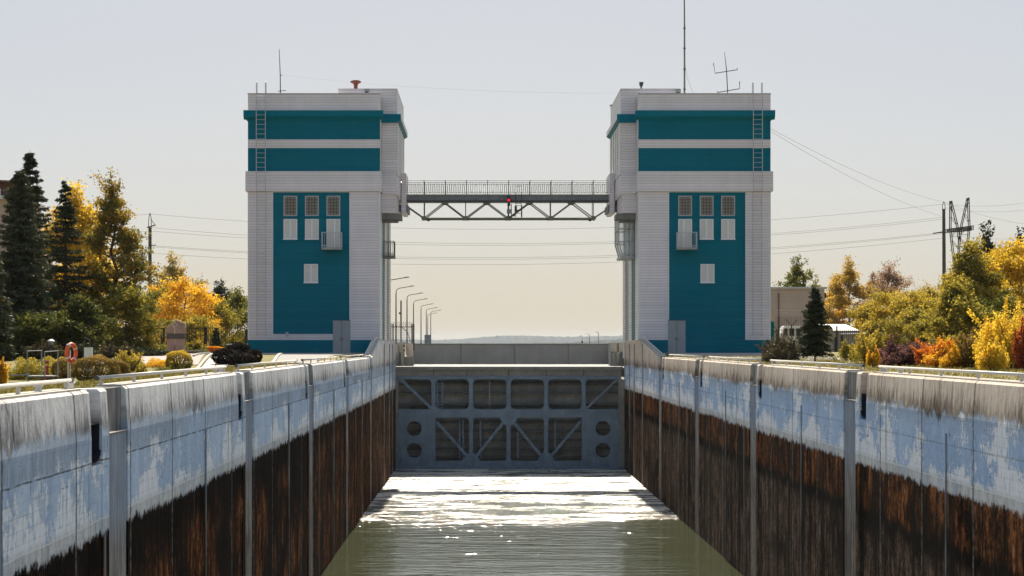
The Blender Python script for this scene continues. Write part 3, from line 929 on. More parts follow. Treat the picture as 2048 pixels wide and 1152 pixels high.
def lift_gate():
    th = thing('lift_gate', 'big blue grey steel lift gate closing the lock chamber, with trussed openings', 'lock gate', (2.0, GY, 0))
    xa, xb = gp(791, 0)[0], gp(1242.5, 0)[0]
    z = lambda py: gp(0, py)[1]
    # crest slab and fascia
    mb = MB()
    mb.box(xa - 0.1, xb + 0.1, GY - 0.35, GY + 1.9, z(739), z(733))
    mb.build('crest_slab', M['gate_grey'], th)
    mb = MB()
    mb.box(xa, xb, GY - 0.02, GY + 0.3, z(752), z(739.05))
    mb.build('fascia', M['gate_grey'], th)
    for px in (867, 934, 1017, 1092, 1167):
        MB().box(gp(px - 1, 0)[0], gp(px + 1, 0)[0], GY - 0.06, GY - 0.021, z(751.5), z(739.3)).build('fascia_rib', M['gate_rib'], th)
    fr = MB()
    fr.box(xa, xb, GY - 0.10, GY + 0.45, z(758.5), z(752.05))          # upper chord
    fr.box(xa + 0.25, xb - 0.25, GY - 0.10, GY + 0.45, z(835), z(818.5))  # middle chord
    fr.box(xa + 0.25, xb - 0.25, GY - 0.10, GY + 0.45, -1.0, z(922))     # bottom chord
    fr.build('chord', M['gate_blue'], th)

    def post(px, y0, y1, w=4.0, name='post'):
        m = MB()
        x, _ = gp(px, 0)
        hw = w / GS
        m.box(x - hw, x + hw, GY - 0.097, GY + 0.44, z(y1), z(y0))
        return m.build(name, M['gate_blue'], th)

    def gusset(px, py, dx, dy, sz):
        """triangular plate filling a corner"""
        x, zz = gp(px, py)
        a = sz / GS
        m = MB()
        pts = [(x, zz), (x + dx * a, zz), (x + dx * a * 0.75, zz + dy * a * 0.07), (x + dx * a * 0.3, zz + dy * a * 0.3), (x + dx * a * 0.07, zz + dy * a * 0.75), (x, zz + dy * a)]
        m.prism(pts, GY - 0.094, GY + 0.0)
        return m

    P = [867, 942, 1017, 1092, 1167]
    gm = MB()
    for px in P:
        post(px, 758.55, 818.45)
        for d in (-1, 1):
            x = px + d * 4
            gm2 = gusset(x, 758.6, d, -1, 9)
            gm.add(gm2.v, gm2.f)
            gm2 = gusset(x, 818.4, d, 1, 9)
            gm.add(gm2.v, gm2.f)
    for px in P[1:4]:
        post(px, 835.05, 921.95)
        for d in (-1, 1):
            for (yy, dy) in ((835.1, -1), (921.9, 1)):
                gm2 = gusset(px + d * 4, yy, d, dy, 8)
                gm.add(gm2.v, gm2.f)
    gm.build('gusset', M['gate_blue'], th)
    # end posts
    for (a, b_) in ((788.5, 796.5), (1237, 1250.5)):
        m = MB()
        m.box(gp(a, 0)[0], gp(b_, 0)[0], GY - 0.06, GY + 0.5, -1.0, z(758.55))
        m.build('end_post', M['gate_grey'], th)
    # diagonals
    def brace(p, q, w):
        m = MB()
        a, b_ = gp(*p), gp(*q)
        m.bar((a[0], GY + 0.06, a[1]), (b_[0], GY + 0.06, b_[1]), w / GS, 0.2)
        m.build('brace', M['gate_blue'], th)

    for p, q in (((873, 843), (940, 918)), ((1012, 838), (948, 918)), ((1022, 838), (1088, 918)), ((1161, 843), (1097, 918))):
        brace(p, q, 5.5)
    brace((800, 757), (864, 818), 5.5)
    brace((1236, 757), (1172, 818), 4.0)
    node = MB()
    for (cx, cy, up) in ((942, 921.9, 1), (1092, 921.9, 1), (1017, 835.1, -1)):
        x, zz = gp(cx, cy)
        a = 18 / GS
        pts = [(x - a, zz), (x + a, zz), (x + a * 0.85, zz + up * a * 0.35), (x + a * 0.35, zz + up * a * 0.9), (x - a * 0.35, zz + up * a * 0.9), (x - a * 0.85, zz + up * a * 0.35)]
        node.prism(pts, GY - 0.091, GY + 0.02)
    node.build('node_plate', M['gate_blue'], th)
    # end plates with round holes
    for (x0, x1, hx) in ((796.5, 871, 828.5), (1163, 1237, 1206)):
        m = MB()
        X0, X1 = gp(x0, 0)[0], gp(x1, 0)[0]
        Z1, Z0 = z(835.05), z(921.95)
        Zm = (z(857) + z(900.6)) / 2
        cx = gp(hx, 0)[0]
        r = 14.8 / GS
        for (zl, zh, cz) in ((Z0, Zm, z(900.6)), (Zm, Z1, z(857))):
            n = 40
            inner, outer = [], []
            for k in range(n):
                t = 2 * math.pi * k / n
                dx, dz = math.cos(t), math.sin(t)
                inner.append((cx + r * dx, cz + r * dz))
                kx = ((X1 - cx) / dx if dx > 1e-9 else (X0 - cx) / dx if dx < -1e-9 else 1e9)
                kz = ((zh - cz) / dz if dz > 1e-9 else (zl - cz) / dz if dz < -1e-9 else 1e9)
                kk = min(kx, kz)
                outer.append((cx + kk * dx, cz + kk * dz))
            vs = [(a, GY - 0.088, b_) for a, b_ in inner] + [(a, GY - 0.088, b_) for a, b_ in outer] + [(a, GY + 0.05, b_) for a, b_ in inner]
            fs = []
            for k in range(n):
                k2 = (k + 1) % n
                fs.append((k, k2, n + k2, n + k))
                fs.append((k, k2, 2 * n + k2, 2 * n + k))
            base = len(m.v)
            m.add(vs, fs)
            for (qx, qz) in ((X0, zl), (X0, zh), (X1, zl), (X1, zh)):
                # corner triangles between the fan's neighbours
                ks = sorted(range(n), key=lambda i: (outer[i][0] - qx) ** 2 + (outer[i][1] - qz) ** 2)
                cand = [i for i in ks[:6]]
                on_v = [i for i in cand if abs(outer[i][0] - qx) < 1e-6]
                on_h = [i for i in cand if abs(outer[i][1] - qz) < 1e-6]
                if on_v and on_h and on_v[0] != on_h[0]:
                    m.add([(qx, GY - 0.088, qz), (outer[on_v[0]][0], GY - 0.088, outer[on_v[0]][1]), (outer[on_h[0]][0], GY - 0.088, outer[on_h[0]][1])], [(0, 1, 2)])
        m.build('end_plate', M['gate_blue'], th)
    # skin plate with horizontal stiffeners behind the truss
    sk = MB()
    sk.box(xa + 0.1, xb - 0.1, GY + 1.35, GY + 1.6, -1.0, z(739.2))
    sko = sk.build('skin_plate', M['gate_skin'], th)
    rb = MB()
    for py in (768, 786, 809, 845, 862, 880, 898, 914):
        rb.box(xa + 0.15, xb - 0.15, GY + 0.75, GY + 1.348, z(py + 3.0), z(py - 0.5))
    rb.build('stiffener', M['gate_rib'], sko)
    for px in (919, 961, 1036, 1111, 926):
        MB().box(gp(px - 1.6, 0)[0], gp(px + 1.6, 0)[0], GY + 0.5, GY + 0.70, z(921), z(836)).build('inner_post', M['gate_blue'], th)
    MB().box(gp(978, 0)[0], gp(980.5, 0)[0], GY + 0.5, GY + 0.70, z(818), z(759)).build('inner_post', M['gate_grey'], th)
    ld = MB()
    for px in (874.5, 885):
        ld.box(gp(px - 1.1, 0)[0], gp(px + 1.1, 0)[0], GY + 0.10, GY + 0.17, z(818), z(759))
    for i in range(9):
        zz = z(816) + (z(761) - z(816)) * i / 8
        ld.box(gp(875, 0)[0], gp(884.5, 0)[0], GY + 0.12, GY + 0.15, zz - 0.02, zz + 0.02)
    ld.build('ladder', M['gate_blue'], th)
    # wet sill ledge along the foot
    sl = MB()
    sl.box(xa, xb, GY - 0.45, GY - 0.101, -0.5, 0.22)
    sl.build('sill', M['gate_blue'], th)


lift_gate()

# ---------------------------------------------------------------- upper barrier and its piers
BY = 165.0
BS = F / BY
th = thing('flood_barrier', 'low grey panelled barrier across the upper pool behind the lift gate', 'barrier', (2.4, BY, ZU))
xs = [826, 922, 1029, 1136.5, 1222]
for a, b_ in zip(xs[:-1], xs[1:]):
    MB().box((a + 1.2 - CX) / BS, (b_ - 1.2 - CX) / BS, BY, BY + 0.5, ZU - 1, CZ - 0.02).build('panel', M['barrier'], th)
for p in xs:
    MB().box((p - 1.2 - CX) / BS, (p + 1.2 - CX) / BS, BY + 0.05, BY + 0.55, ZU - 1, CZ - 0.025).build('rib', M['barrier_rib'], th)
MB().box((826 - CX) / BS, (1222 - CX) / BS, BY - 0.08, BY + 0.55, CZ - 0.018, CZ + 0.035).build('top_beam', M['barrier_rib'], th)


def pier(side):
    th = thing('concrete_pier', 'stepped pale concrete pier at the %s end of the grey barrier' % side, 'pier', (gx(808 if side == 'left' else 1232, 150), 150, ZU))
    Y = 150.0
    if side == 'left':
        spec = [(788.5, 795.5, 689, 735, 0.0), (795.8, 806.5, 684, 705, 0.25), (795.8, 798, 705.2, 735, 0.1), (798, 801.5, 705.2, 735, 0.5), (801.5, 806.5, 705.2, 735, 0.2)]
    else:
        spec = [(1238.2, 1250, 685, 735, 0.2), (1233.6, 1237.6, 686.5, 704, 0.5), (1222, 1233.4, 685.5, 703.8, 0.25), (1222, 1226, 704, 735, 0.6), (1226, 1233, 704, 735, 0.35), (1233.2, 1238, 704.2, 735, 0.0)]
    for (a, b_, t, bt, d) in spec:
        MB().box(gx(a, Y), gx(b_, Y), Y + d, Y + 3, gz(bt, Y), gz(t, Y)).build('block', M['concrete'], th)
    xo = gx(788.5, Y) if side == 'left' else gx(1250, Y)
    sg = -1 if side == 'left' else 1
    MB().box(xo, xo + sg * 2.2, Y + 0.3, Y + 15, ZU - 1, 10.25).build('wing_wall', M['dark_concrete'], th)
    if side == 'left':
        for zz in (9.55, 9.95):
            MB().box(gx(806.6, Y), gx(810, Y), Y + 0.1, Y + 0.5, zz, zz + 0.16).build('hinge', M['dark_metal'], th)


pier('left')
pier('right')
o = MB().prism([(gx(811, 151), gz(687, 151)), (gx(826, 151), gz(687, 151)), (gx(826.5, 151), gz(712, 151)), (gx(822, 151), gz(714.5, 151)), (gx(815, 151), gz(713.5, 151)), (gx(812, 151), gz(709, 151))],
               151.0, 151.25).build('hanging_tarpaulin', M['stone_edge'])
tag(o, 'pale tarpaulin hanging at the left end of the grey barrier', 'tarpaulin')
o = MB().box(gx(807, 152), gx(826, 152), 152, 154, ZU - 1, gz(713, 152)).build('concrete_block', M['concrete'])
tag(o, 'weathered concrete block below the hanging tarpaulin', 'concrete block')


# ---------------------------------------------------------------- towers
TX = 1.84
TY = 129.0
TS = F / TY
TB = 9.5


def tower(side):
    s = -1 if side == 'left' else 1
    X = lambda d: TX + s * d
    D = lambda px: (1018.5 - px) / TS            # distance from the lock axis, from a column of the left tower
    Z = lambda py: CZ + (HY - py) / TS
    th = thing('control_tower', ('teal and white lock tower on the left bank with rusty roof siren' if side == 'left'
                                 else 'teal and white lock tower on the right bank with tall mast and glass booth'), 'tower', (X(14.8), TY + 7, TB))
    i, o = 9.81, 19.83
    yb = 143.8
    zc1, zc0 = Z(222), Z(236)

    # --- core walls (kept behind the cladding)
    MB().box(X(i + 0.12), X(o - 0.12), TY + 0.12, yb - 0.1, TB - 0.5, Z(190)).build('core_wall', M['siding_side'], th)

    def clad(d0, d1, z0, z1, mat, name, y=TY, th_=0.118):
        return MB().box(X(d0), X(d1), y, y + th_, z0, z1).build(name, mat, th)

    dl, dr = D(545), D(700)       # teal field between the two white columns
    z_low = Z(680)
    clad(i, o, TB - 0.5, z_low, M['teal'], 'base_course') if False else None
    # base course, split by the door
    dd0, dd1 = D(701), D(666)
    clad(i, dd0 - 0.004, TB - 0.5, z_low, M['teal'], 'base_course', TY - 0.03, 0.148)
    clad(dd1 + 0.004, o, TB - 0.5, z_low, M['teal'], 'base_course', TY - 0.03, 0.148)
    # white columns
    zt = Z(383)
    clad(dl, o, z_low + 0.003, zt, M['siding'], 'cladding_column')
    clad(i, dr - 0.0, z_low + 0.003, zt, M['siding'], 'cladding_column')
    # teal field
    zf = Z(668) if side == 'left' else z_low + 0.003
    zd = Z(640)
    clad(dr + 0.003, dl - 0.003, zd, zt, M['teal'], 'teal_field', TY + 0.03, 0.088)
    clad(dd1 + 0.004, dl - 0.003, zf, zd - 0.002, M['teal'], 'teal_field', TY + 0.03, 0.088)
    if side == 'left':
        clad(dd1 + 0.004, dl - 0.003, z_low + 0.003, zf - 0.003, M['siding'], 'cladding_strip', TY + 0.02, 0.098)
    # upper bands
    clad(i - 0.10, o + 0.17, zt + 0.003, Z(343), M['siding'], 'cladding_band', TY - 0.18, 0.29)
    clad(i, o, Z(343) + 0.003, Z(296) - 0.003, M['teal'], 'teal_band', TY, 0.118)
    clad(i, o, Z(296), Z(279), M['siding'], 'cladding_band', TY - 0.02, 0.138)
    clad(i, o, Z(279) + 0.003, zc0 - 0.003, M['teal'], 'teal_band', TY, 0.118)
    clad(i, o, zc1 + 0.003, Z(188), M['siding'], 'parapet', TY - 0.01, 0.128)
    # parapet cap
    MB().box(X(i - 0.03), X(o + 0.03), TY - 0.06, TY + 0.3, Z(188) + 0.003, Z(186.4)).build('parapet_cap', M['light_grey_metal'], th)
    # cornice with sloped soffit
    cn = MB()
    pr = 0.33
    cn.prism_x([(TY - pr, zc0 + 0.10), (TY - pr, zc1), (TY + 0.118, zc1), (TY + 0.118, zc0 - 0.12), (TY - 0.04, zc0 - 0.12)], X(i - 0.25), X(o + 0.30))
    cno = cn.build('cornice', M['teal_trim'], th)
    MB().box(X(i - 0.27), X(o + 0.32), TY - pr - 0.02, TY + 0.1, zc1 + 0.002, zc1 + 0.03).build('flashing', M['light_grey_metal'], cno)
    # outer side claddings
    so = MB()
    so.box(X(o - 0.118), X(o), TY + 0.12, yb, TB - 0.5, z_low)
    so.build('side_cladding', M['teal'], th)
    MB().box(X(o - 0.118), X(o), TY + 0.12, yb, z_low + 0.003, zt).build('side_cladding', M['siding'], th)
    MB().box(X(o - 0.118), X(o + 0.17), TY + 0.113, yb, zt + 0.003, Z(343)).build('side_cladding', M['siding'], th)
    MB().box(X(o - 0.118), X(o), TY + 0.12, yb, Z(343) + 0.003, zc0).build('side_cladding', M['teal'], th)
    MB().box(X(o - 0.118), X(o + 0.30), TY + 0.119, yb, zc0 + 0.003, zc1).build('side_cladding', M['teal_trim'], th)
    MB().box(X(o - 0.118), X(o), TY + 0.12, yb, zc1 + 0.003, Z(188)).build('side_cladding', M['siding'], th)
    # inner side strips, front to back
    for (a, b_, mt, rec) in ((TY + 0.12, 131.9, 'siding_side', 0), (131.903, 135.2, 'teal', 0.02), (135.203, 138.0, 'siding_side', 0),
                             (138.003, 141.5, 'grey_metal', 0.1), (141.503, yb, 'siding_side', 0)):
        MB().box(X(i + rec), X(i + 0.119), a, b_, TB - 0.5, zt).build('side_cladding', M[mt], th)
    MB().box(X(i - 0.1), X(i + 0.119), TY + 0.113, 130.9, zt + 0.003, Z(343)).build('side_cladding', M['siding_side'], th)
    MB().box(X(i), X(i + 0.119), TY + 0.12, 130.9, Z(343) + 0.003, zc0).build('side_cladding', M['siding_side'], th)
    MB().box(X(i), X(i + 0.119), TY + 0.12, 130.9, zc1 + 0.003, Z(188)).build('side_cladding', M['siding_side'], th)
    # vertical cover strips
    def strip(*b):
        MB().box(*b).build('cover_strip', M['white_metal'], th)

    for d in (dl, dr):
        strip(X(d - 0.045), X(d + 0.045), TY - 0.025, TY + 0.03, z_low + 0.01, zt - 0.01)
        strip(X(d - 0.025), X(d + 0.025), TY - 0.205, TY - 0.17, zt + 0.01, Z(343) - 0.01)
        strip(X(d - 0.025), X(d + 0.025), TY - 0.035, TY + 0.0, Z(296) + 0.01, Z(279) - 0.01)
        strip(X(d - 0.025), X(d + 0.025), TY - 0.03, TY + 0.0, zc1 + 0.04, Z(188) - 0.01)
    for d in (i + 0.04, o - 0.04):
        strip(X(d - 0.05), X(d + 0.05), TY - 0.02, TY + 0.02, z_low + 0.01, zt - 0.01)
    strip(X(dr + 0.05), X(dl - 0.05), TY - 0.012, TY + 0.04, zt - 0.06, zt - 0.005)

    # --- windows
    def window(px0, px1, py0, py1, kind):
        d0, d1, z0, z1 = D(px1), D(px0), Z(py1), Z(py0)
        yf = TY - 0.02
        f = MB()
        t = 0.075
        f.box(X(d0), X(d1), yf, yf + 0.14, z1 - t, z1)
        f.box(X(d0), X(d1), yf, yf + 0.14, z0, z0 + t)
        f.box(X(d0), X(d0 + t), yf, yf + 0.14, z0 + t, z1 - t)
        f.box(X(d1 - t), X(d1), yf, yf + 0.14, z0 + t, z1 - t)
        if kind == 'lattice':
            w_ = f.build('window', M['old_frame'], th)
            gb = MB()
            nx_, nz_ = 4, 6
            for a in range(1, nx_):
                xx = d0 + t + (d1 - d0 - 2 * t) * a / nx_
                gb.box(X(xx - 0.03), X(xx + 0.03), yf + 0.02, yf + 0.034, z0 + t, z1 - t)
            for a in range(1, nz_):
                zz = z0 + t + (z1 - z0 - 2 * t) * a / nz_
                gb.box(X(d0 + t), X(d1 - t), yf + 0.022, yf + 0.033, zz - 0.03, zz + 0.03)
            gb.build('glazing_bars', M['pane_bars'], w_)
            MB().box(X(d0 + t), X(d1 - t), yf + 0.036, yf + 0.046, z0 + t, z1 - t).build('pane', M['pane_block'], w_)
            return
        w_ = f.build('window' if kind == 'window' else 'balcony_door', M['frame'], th)
        mid = (d0 + d1) / 2
        if kind == 'window':
            MB().box(X(mid - 0.055), X(mid + 0.055), yf + 0.01, yf + 0.13, z0 + t, z1 - t).build('mullion', M['frame'], w_)
            MB().box(X(d0 - 0.04), X(d1 + 0.04), yf - 0.06, yf - 0.002, z0 - 0.04, z0 + 0.02).build('sill', M['frame'], w_)
        else:
            MB().box(X(d0 + (d1 - d0) * 0.40 - 0.05), X(d0 + (d1 - d0) * 0.40 + 0.05), yf + 0.01, yf + 0.13, z0 + t, z1 - t).build('mullion', M['frame'], w_)
        MB().box(X(d0 + t), X(d1 - t), yf + 0.035, yf + 0.046, z0 + t, z1 - t).build('pane', M['curtain'], w_)

    for a in (567, 610, 653):
        window(a, a + 27.5, 391.5, 432, 'lattice')
    for a in (567, 610):
        window(a, a + 27.5, 438, 478.5, 'window')
    window(653, 680.5, 438, 498, 'balcony_door')
    window(608, 636, 528, 565.5, 'window')
    # --- front balcony
    b0, b1 = D(685), D(645)
    sl = MB()
    zs = Z(500)
    sl.box(X(b0), X(b1), TY - 0.85, TY - 0.021, zs, zs + 0.16)
    bal = sl.build('balcony', M['concrete'], th)
    rl = MB()
    zr = Z(466)
    y0 = TY - 0.82
    for zz in (zr, zs + 0.28):
        rl.box(X(b0), X(b1), y0, y0 + 0.05, zz - 0.03, zz + 0.03)
        for d in (b0, b1 - 0.05):
            rl.box(X(d), X(d + 0.05), y0 + 0.052, TY - 0.025, zz - 0.028, zz + 0.028)
    n = 8
    for k in range(n):
        d = b0 + 0.03 + (b1 - b0 - 0.06) * k / (n - 1)
        big = 0.028 if k in (0, n - 1) else 0.013
        rl.box(X(d - big), X(d + big), y0 + 0.008, y0 + 0.045, zs + 0.161, zr - 0.031)
    for k in range(1, 5):
        yy = y0 + 0.05 + 0.16 * k
        for d in (b0 + 0.025, b1 - 0.025):
            rl.box(X(d - 0.015), X(d + 0.015), yy, yy + 0.03, zs + 0.161, zr - 0.03)
    rl.build('railing', M['light_grey_metal'], bal)
    # --- double door
    z0, z1 = TB - 0.02, Z(641)
    MB().box(X(dd0), X(dd1), TY - 0.045, TY + 0.115, z1 - 0.002, z1 + 0.05).build('door_lintel', M['dark_metal'], th)
    mid = (dd0 + dd1) / 2
    for (a, b_) in ((dd0 + 0.002, mid - 0.012), (mid + 0.012, dd1 - 0.002)):
        lf = MB().box(X(a), X(b_), TY - 0.038, TY + 0.115, z0, z1 - 0.006).build('door', M['door'], th)
        MB().box(X(a + 0.1), X(b_ - 0.1), TY - 0.044, TY - 0.039, z0 + 0.2, z0 + 1.15).build('panel', M['door'], lf)
        MB().box(X(a + 0.1), X(b_ - 0.1), TY - 0.044, TY - 0.039, z0 + 1.35, z1 - 0.2).build('panel', M['door'], lf)
        hd = b_ - 0.07 if a < mid - 0.3 else a + 0.07
        MB().box(X(hd - 0.02), X(hd + 0.02), TY - 0.09, TY - 0.039, z0 + 1.0, z0 + 1.2).build('handle', M['dark_metal'], lf)
    # --- access ladder with hooped top
    l0, l1 = D(532.5), D(514.5)
    ly = TY - 0.28
    ld = MB()
    zb = Z(672)
    ztop = Z(168)
    for d in (l0, l1):
        yl = TY - 0.55
        ld.tube([(X(d), ly, zb), (X(d), ly, Z(384)), (X(d), yl, Z(376)), (X(d), yl, Z(345)), (X(d), yl, Z(190)), (X(d), yl, ztop - 0.1), (X(d), yl + 0.06, ztop + 0.06),
                 (X(d), yl + 0.2, ztop + 0.12), (X(d), yl + 0.42, ztop + 0.06), (X(d), yl + 0.5, ztop - 0.1), (X(d), yl + 0.5, Z(188))], 0.027, 6)
        for py in (668, 576, 491, 405):
            ld.bar((X(d), ly, Z(py)), (X(d), TY, Z(py)), 0.05, 0.05)
        for py in (362, 288, 229, 205):
            ld.bar((X(d), yl, Z(py)), (X(d), TY - 0.15, Z(py)), 0.04, 0.04)
    zz = zb + 0.15
    while zz < Z(192):
        yl = ly if zz < Z(384) else TY - 0.55
        ld.tube([(X(l0), yl, zz), (X(l1), yl, zz)], 0.016, 5)
        zz += 0.36
    ld.build('access_ladder', M['ladder'], th)
    # --- little floodlight over the base
    if side == 'left':
        fl = MB()
        fl.box(X(D(572)), X(D(577)), TY - 0.2, TY - 0.05, Z(673), Z(664))
        fl.bar((X(D(574.5)), TY - 0.05, Z(668)), (X(D(574.5)), TY + 0.02, Z(668)), 0.06)
        fl.build('floodlight', M['old_frame'], th)

    # --- wing over the chamber edge
    WY0, WY1 = 131.0, 141.6
    wi = 8.64
    wd = i + 1.7
    z_a, z_b = Z(188) + 0.65, zc1
    wp = th
    MB().box(X(wi), X(i - 0.003), WY0, WY1, zc1 + 0.003, z_a).build('wing_parapet', M['siding'], wp)
    MB().box(X(i + 0.0), X(D(672) - 0.0), WY0 + 0.0, WY1, Z(190) + 0.01, z_a).build('penthouse', M['siding'], wp)
    MB().box(X(wi - 0.03), X(D(672) + 0.03), WY0 - 0.03, WY1 + 0.03, z_a + 0.003, z_a + 0.06).build('penthouse_cap', M['light_grey_metal'], wp)
    MB().box(X(wi - 0.02), X(wi - 0.003), WY0 + 0.02, WY1, zc1 + 0.01, z_a - 0.01).build('wing_side', M['siding_side'], wp)
    cw = MB()
    cw.prism([(X(i - 0.003), zc0 - 0.1), (X(i - 0.003), zc1), (X(wi - 0.33), zc1), (X(wi - 0.33), zc0 + 0.1), (X(wi - 0.03), zc0 - 0.1)], WY0 - 0.3, WY1 + 0.25)
    cw.build('wing_cornice', M['teal_trim'], wp)
    MB().box(X(wi - 0.345), X(wi - 0.332), WY0 - 0.3, WY1 + 0.25, zc0 + 0.12, zc1 - 0.02).build('wing_fascia', M['siding_side'], wp)
    MB().box(X(wi + 0.02), X(i - 0.003), WY0, WY1, Z(343) - 0.1, zc0 - 0.103).build('wing_wall', M['siding'], wp)
    for (a, b_, mt) in ((131.05, 132.6, 'siding_side'), (133.4, 134.6, 'siding_side'), (135.4, 136.8, 'siding_side'), (137.8, 139.2, 'siding_side'), (140.2, 141.5, 'siding_side')):
        MB().box(X(wi - 0.09), X(wi + 0.017), a, b_, Z(343), zc0 - 0.105).build('pilaster', M[mt], wp)
    for (a, b_) in ((132.6, 133.4), (134.6, 135.4), (136.8, 137.8), (139.2, 140.2)):
        MB().box(X(wi + 0.003), X(wi + 0.017), a + 0.003, b_ - 0.003, Z(330), zc0 - 0.3).build('wing_window', M['pane_dark'], wp)
    # stepped bands under the wing
    MB().box(X(wi - 0.05), X(i - 0.103), WY0 - 0.14, WY1 - 0.6, zt - 0.05, Z(343) - 0.103).build('wing_band', M['siding'], wp)
    MB().box(X(wi + 0.12), X(i - 0.003), WY0 - 0.02, WY1 - 4.2, Z(422), zt - 0.053).build('wing_band', M['siding'], wp)
    MB().box(X(wi - 0.32), X(i - 0.003), WY0 + 0.25, WY0 + 2.6, Z(434), Z(422) - 0.003).build('floor_slab', M['dark_concrete'], wp)
    MB().box(X(wi - 0.02), X(i - 0.003), WY0 + 0.7, WY0 + 2.4, Z(438), Z(434) - 0.003).build('floor_slab', M['dark_concrete'], wp)
    # bridge landing block
    MB().box(X(wi - 0.47), X(wi - 0.1), 136.3, 140.2, Z(412), Z(327)).build('landing_block', M['siding'], wp)
    MB().box(X(wi - 0.62), X(wi + 0.1), 136.6, 140.2, Z(408), Z(393)).build('bearing', M['bridge_metal'], wp)
    if side == 'left':
        # open balcony on the inner side
        zs = CZ + (HY - 516) * 134 / F
        bm_ = MB()
        bm_.box(X(i - 0.003), X(i - 0.85), 133.2, 135.4, zs, zs + 0.17)
        bo = bm_.build('side_balcony', M['dark_concrete'], th)
        rl = MB()
        for zz in (zs + 1.28, zs + 0.35):
            for yy in (133.23, 135.33):
                rl.box(X(i - 0.005), X(i - 0.84), yy, yy + 0.04, zz - 0.025, zz + 0.025)
            rl.box(X(i - 0.80), X(i - 0.84), 133.272, 135.328, zz - 0.025, zz + 0.025)
        for yy in (133.235, 135.335):
            for d in (0.05, 0.27, 0.42, 0.57, 0.80):
                rl.box(X(i - d), X(i - d - 0.03), yy, yy + 0.03, zs + 0.171, zs + 1.25)
        for k in range(1, 8):
            yy = 133.25 + 0.26 * k
            rl.box(X(i - 0.805), X(i - 0.835), yy, yy + 0.025, zs + 0.171, zs + 1.25)
        rl.build('railing', M['truss'], bo)
    else:
        # glazed control booth hung on the inner side
        y0, y1 = 132.6, 136.2
        zt_, zb_ = CZ + (HY - 432) * y0 / F, CZ + (HY - 517) * y0 / F
        zk = zb_ + 1.25
        di, do = i - 0.003, i - 1.22
        dk = i - 0.92
        fb = MB()
        fb.box(X(di), X(do + 0.12), y0 - 0.05, y1 + 0.05, zb_, zb_ + 0.2)
        bo = fb.build('control_booth', M['light_grey_metal'], th)
        fr = MB()
        t = 0.05
        for yy in (y0, y1):
            for (a, b_) in (((do, zt_), (do, zk)), ((do, zk), (dk, zb_ + 0.2)), ((di - 0.08, zt_), (di - 0.08, zb_ + 0.2)), ((di - 0.45, zt_), (di - 0.45, zb_ + 0.2)),
                            ((do, zt_), (di, zt_)), ((do, zk + 0.05), (di, zk + 0.05)), ((do, zk + 1.05), (di, zk + 1.05)), ((dk, zb_ + 0.25), (di, zb_ + 0.25))):
                fr.bar((X(a[0]), yy, a[1]), (X(b_[0]), yy, b_[1]), 0.10, 0.08)
        for k in range(3):
            yy = y0 + (y1 - y0) * k / 2
            fr.bar((X(do), yy, zt_), (X(do), yy, zk), 0.09, 0.09)
            fr.bar((X(do), yy, zk), (X(dk), yy, zb_ + 0.2), 0.09, 0.09)
        for zz in (zk, zk + 1.05, zt_):
            fr.bar((X(do), y0, zz), (X(do), y1, zz), 0.1, 0.1)
        fr.build('frame', M['light_grey_metal'], bo)
        MB().box(X(di), X(do - 0.08), y0 - 0.08, y1 + 0.08, zt_ + 0.05, zt_ + 0.16).build('roof', M['light_grey_metal'], bo)
        gl = MB()
        for yy in (y0 + 0.02, y1 - 0.02):
            gl.add([(X(di), yy, zt_), (X(do), yy, zt_), (X(do), yy, zk), (X(dk), yy, zb_ + 0.2), (X(di), yy, zb_ + 0.2)], [(0, 1, 2, 3, 4)])
        gl.add([(X(do + 0.02), y0, zt_), (X(do + 0.02), y1, zt_), (X(do + 0.02), y1, zk), (X(do + 0.02), y0, zk)], [(0, 1, 2, 3)])
        gl.add([(X(do + 0.02), y0, zk), (X(do + 0.02), y1, zk), (X(dk + 0.02), y1, zb_ + 0.2), (X(dk + 0.02), y0, zb_ + 0.2)], [(0, 1, 2, 3)])
        gl.build('glazing', M['glass'], bo)
    # roof slab
    MB().box(X(i + 0.119), X(o - 0.119), TY + 0.119, yb - 0.1, Z(191), Z(190)).build('roof', M['dark_concrete'], th) if False else None
    return X, Z, D


M['ladder'] = simple('ladder galvanised', (0.48, 0.46, 0.48), 0.5, var=0.2)
M['pane_dark'] = simple('grimy pane', (0.10, 0.09, 0.085), 0.3, var=0.25, spec=0.4)
M['pane_block'] = simple('glass blocks', (0.24, 0.205, 0.165), 0.3, var=0.3, spec=0.4)
M['pane_bars'] = simple('glass block joints', (0.09, 0.078, 0.066), 0.7, var=0.2)
for sd in ('left', 'right'):
    tower(sd)
# low teal annex wall at the left tower's foot
th = thing('annex_wall', 'low teal wall with a white cap beside the left tower', 'low wall', (gx(474, 131), 131, 9.5))
MB().box(gx(455, 131), gx(496, 131), 131, 133, 9.3, gz(690, 131)).build('wall', M['teal'], th)
MB().box(gx(452.5, 131), gx(496, 131), 130.85, 133.1, gz(690, 131) + 0.003, gz(687.4, 131)).build('cap', M['white_metal'], th)
th = thing('annex_wall', 'narrow teal wall beside the right tower near the barbed fence', 'low wall', (gx(1548, 143), 143, 9.5))
MB().box(gx(1543, 143), gx(1552, 143), 143.9, 145.5, 9.3, gz(643, 143)).build('wall', M['teal'], th)
MB().box(gx(1543, 143), gx(1552.5, 143), 143.8, 145.6, gz(643, 143) + 0.003, gz(642, 143)).build('cap', M['light_grey_metal'], th)


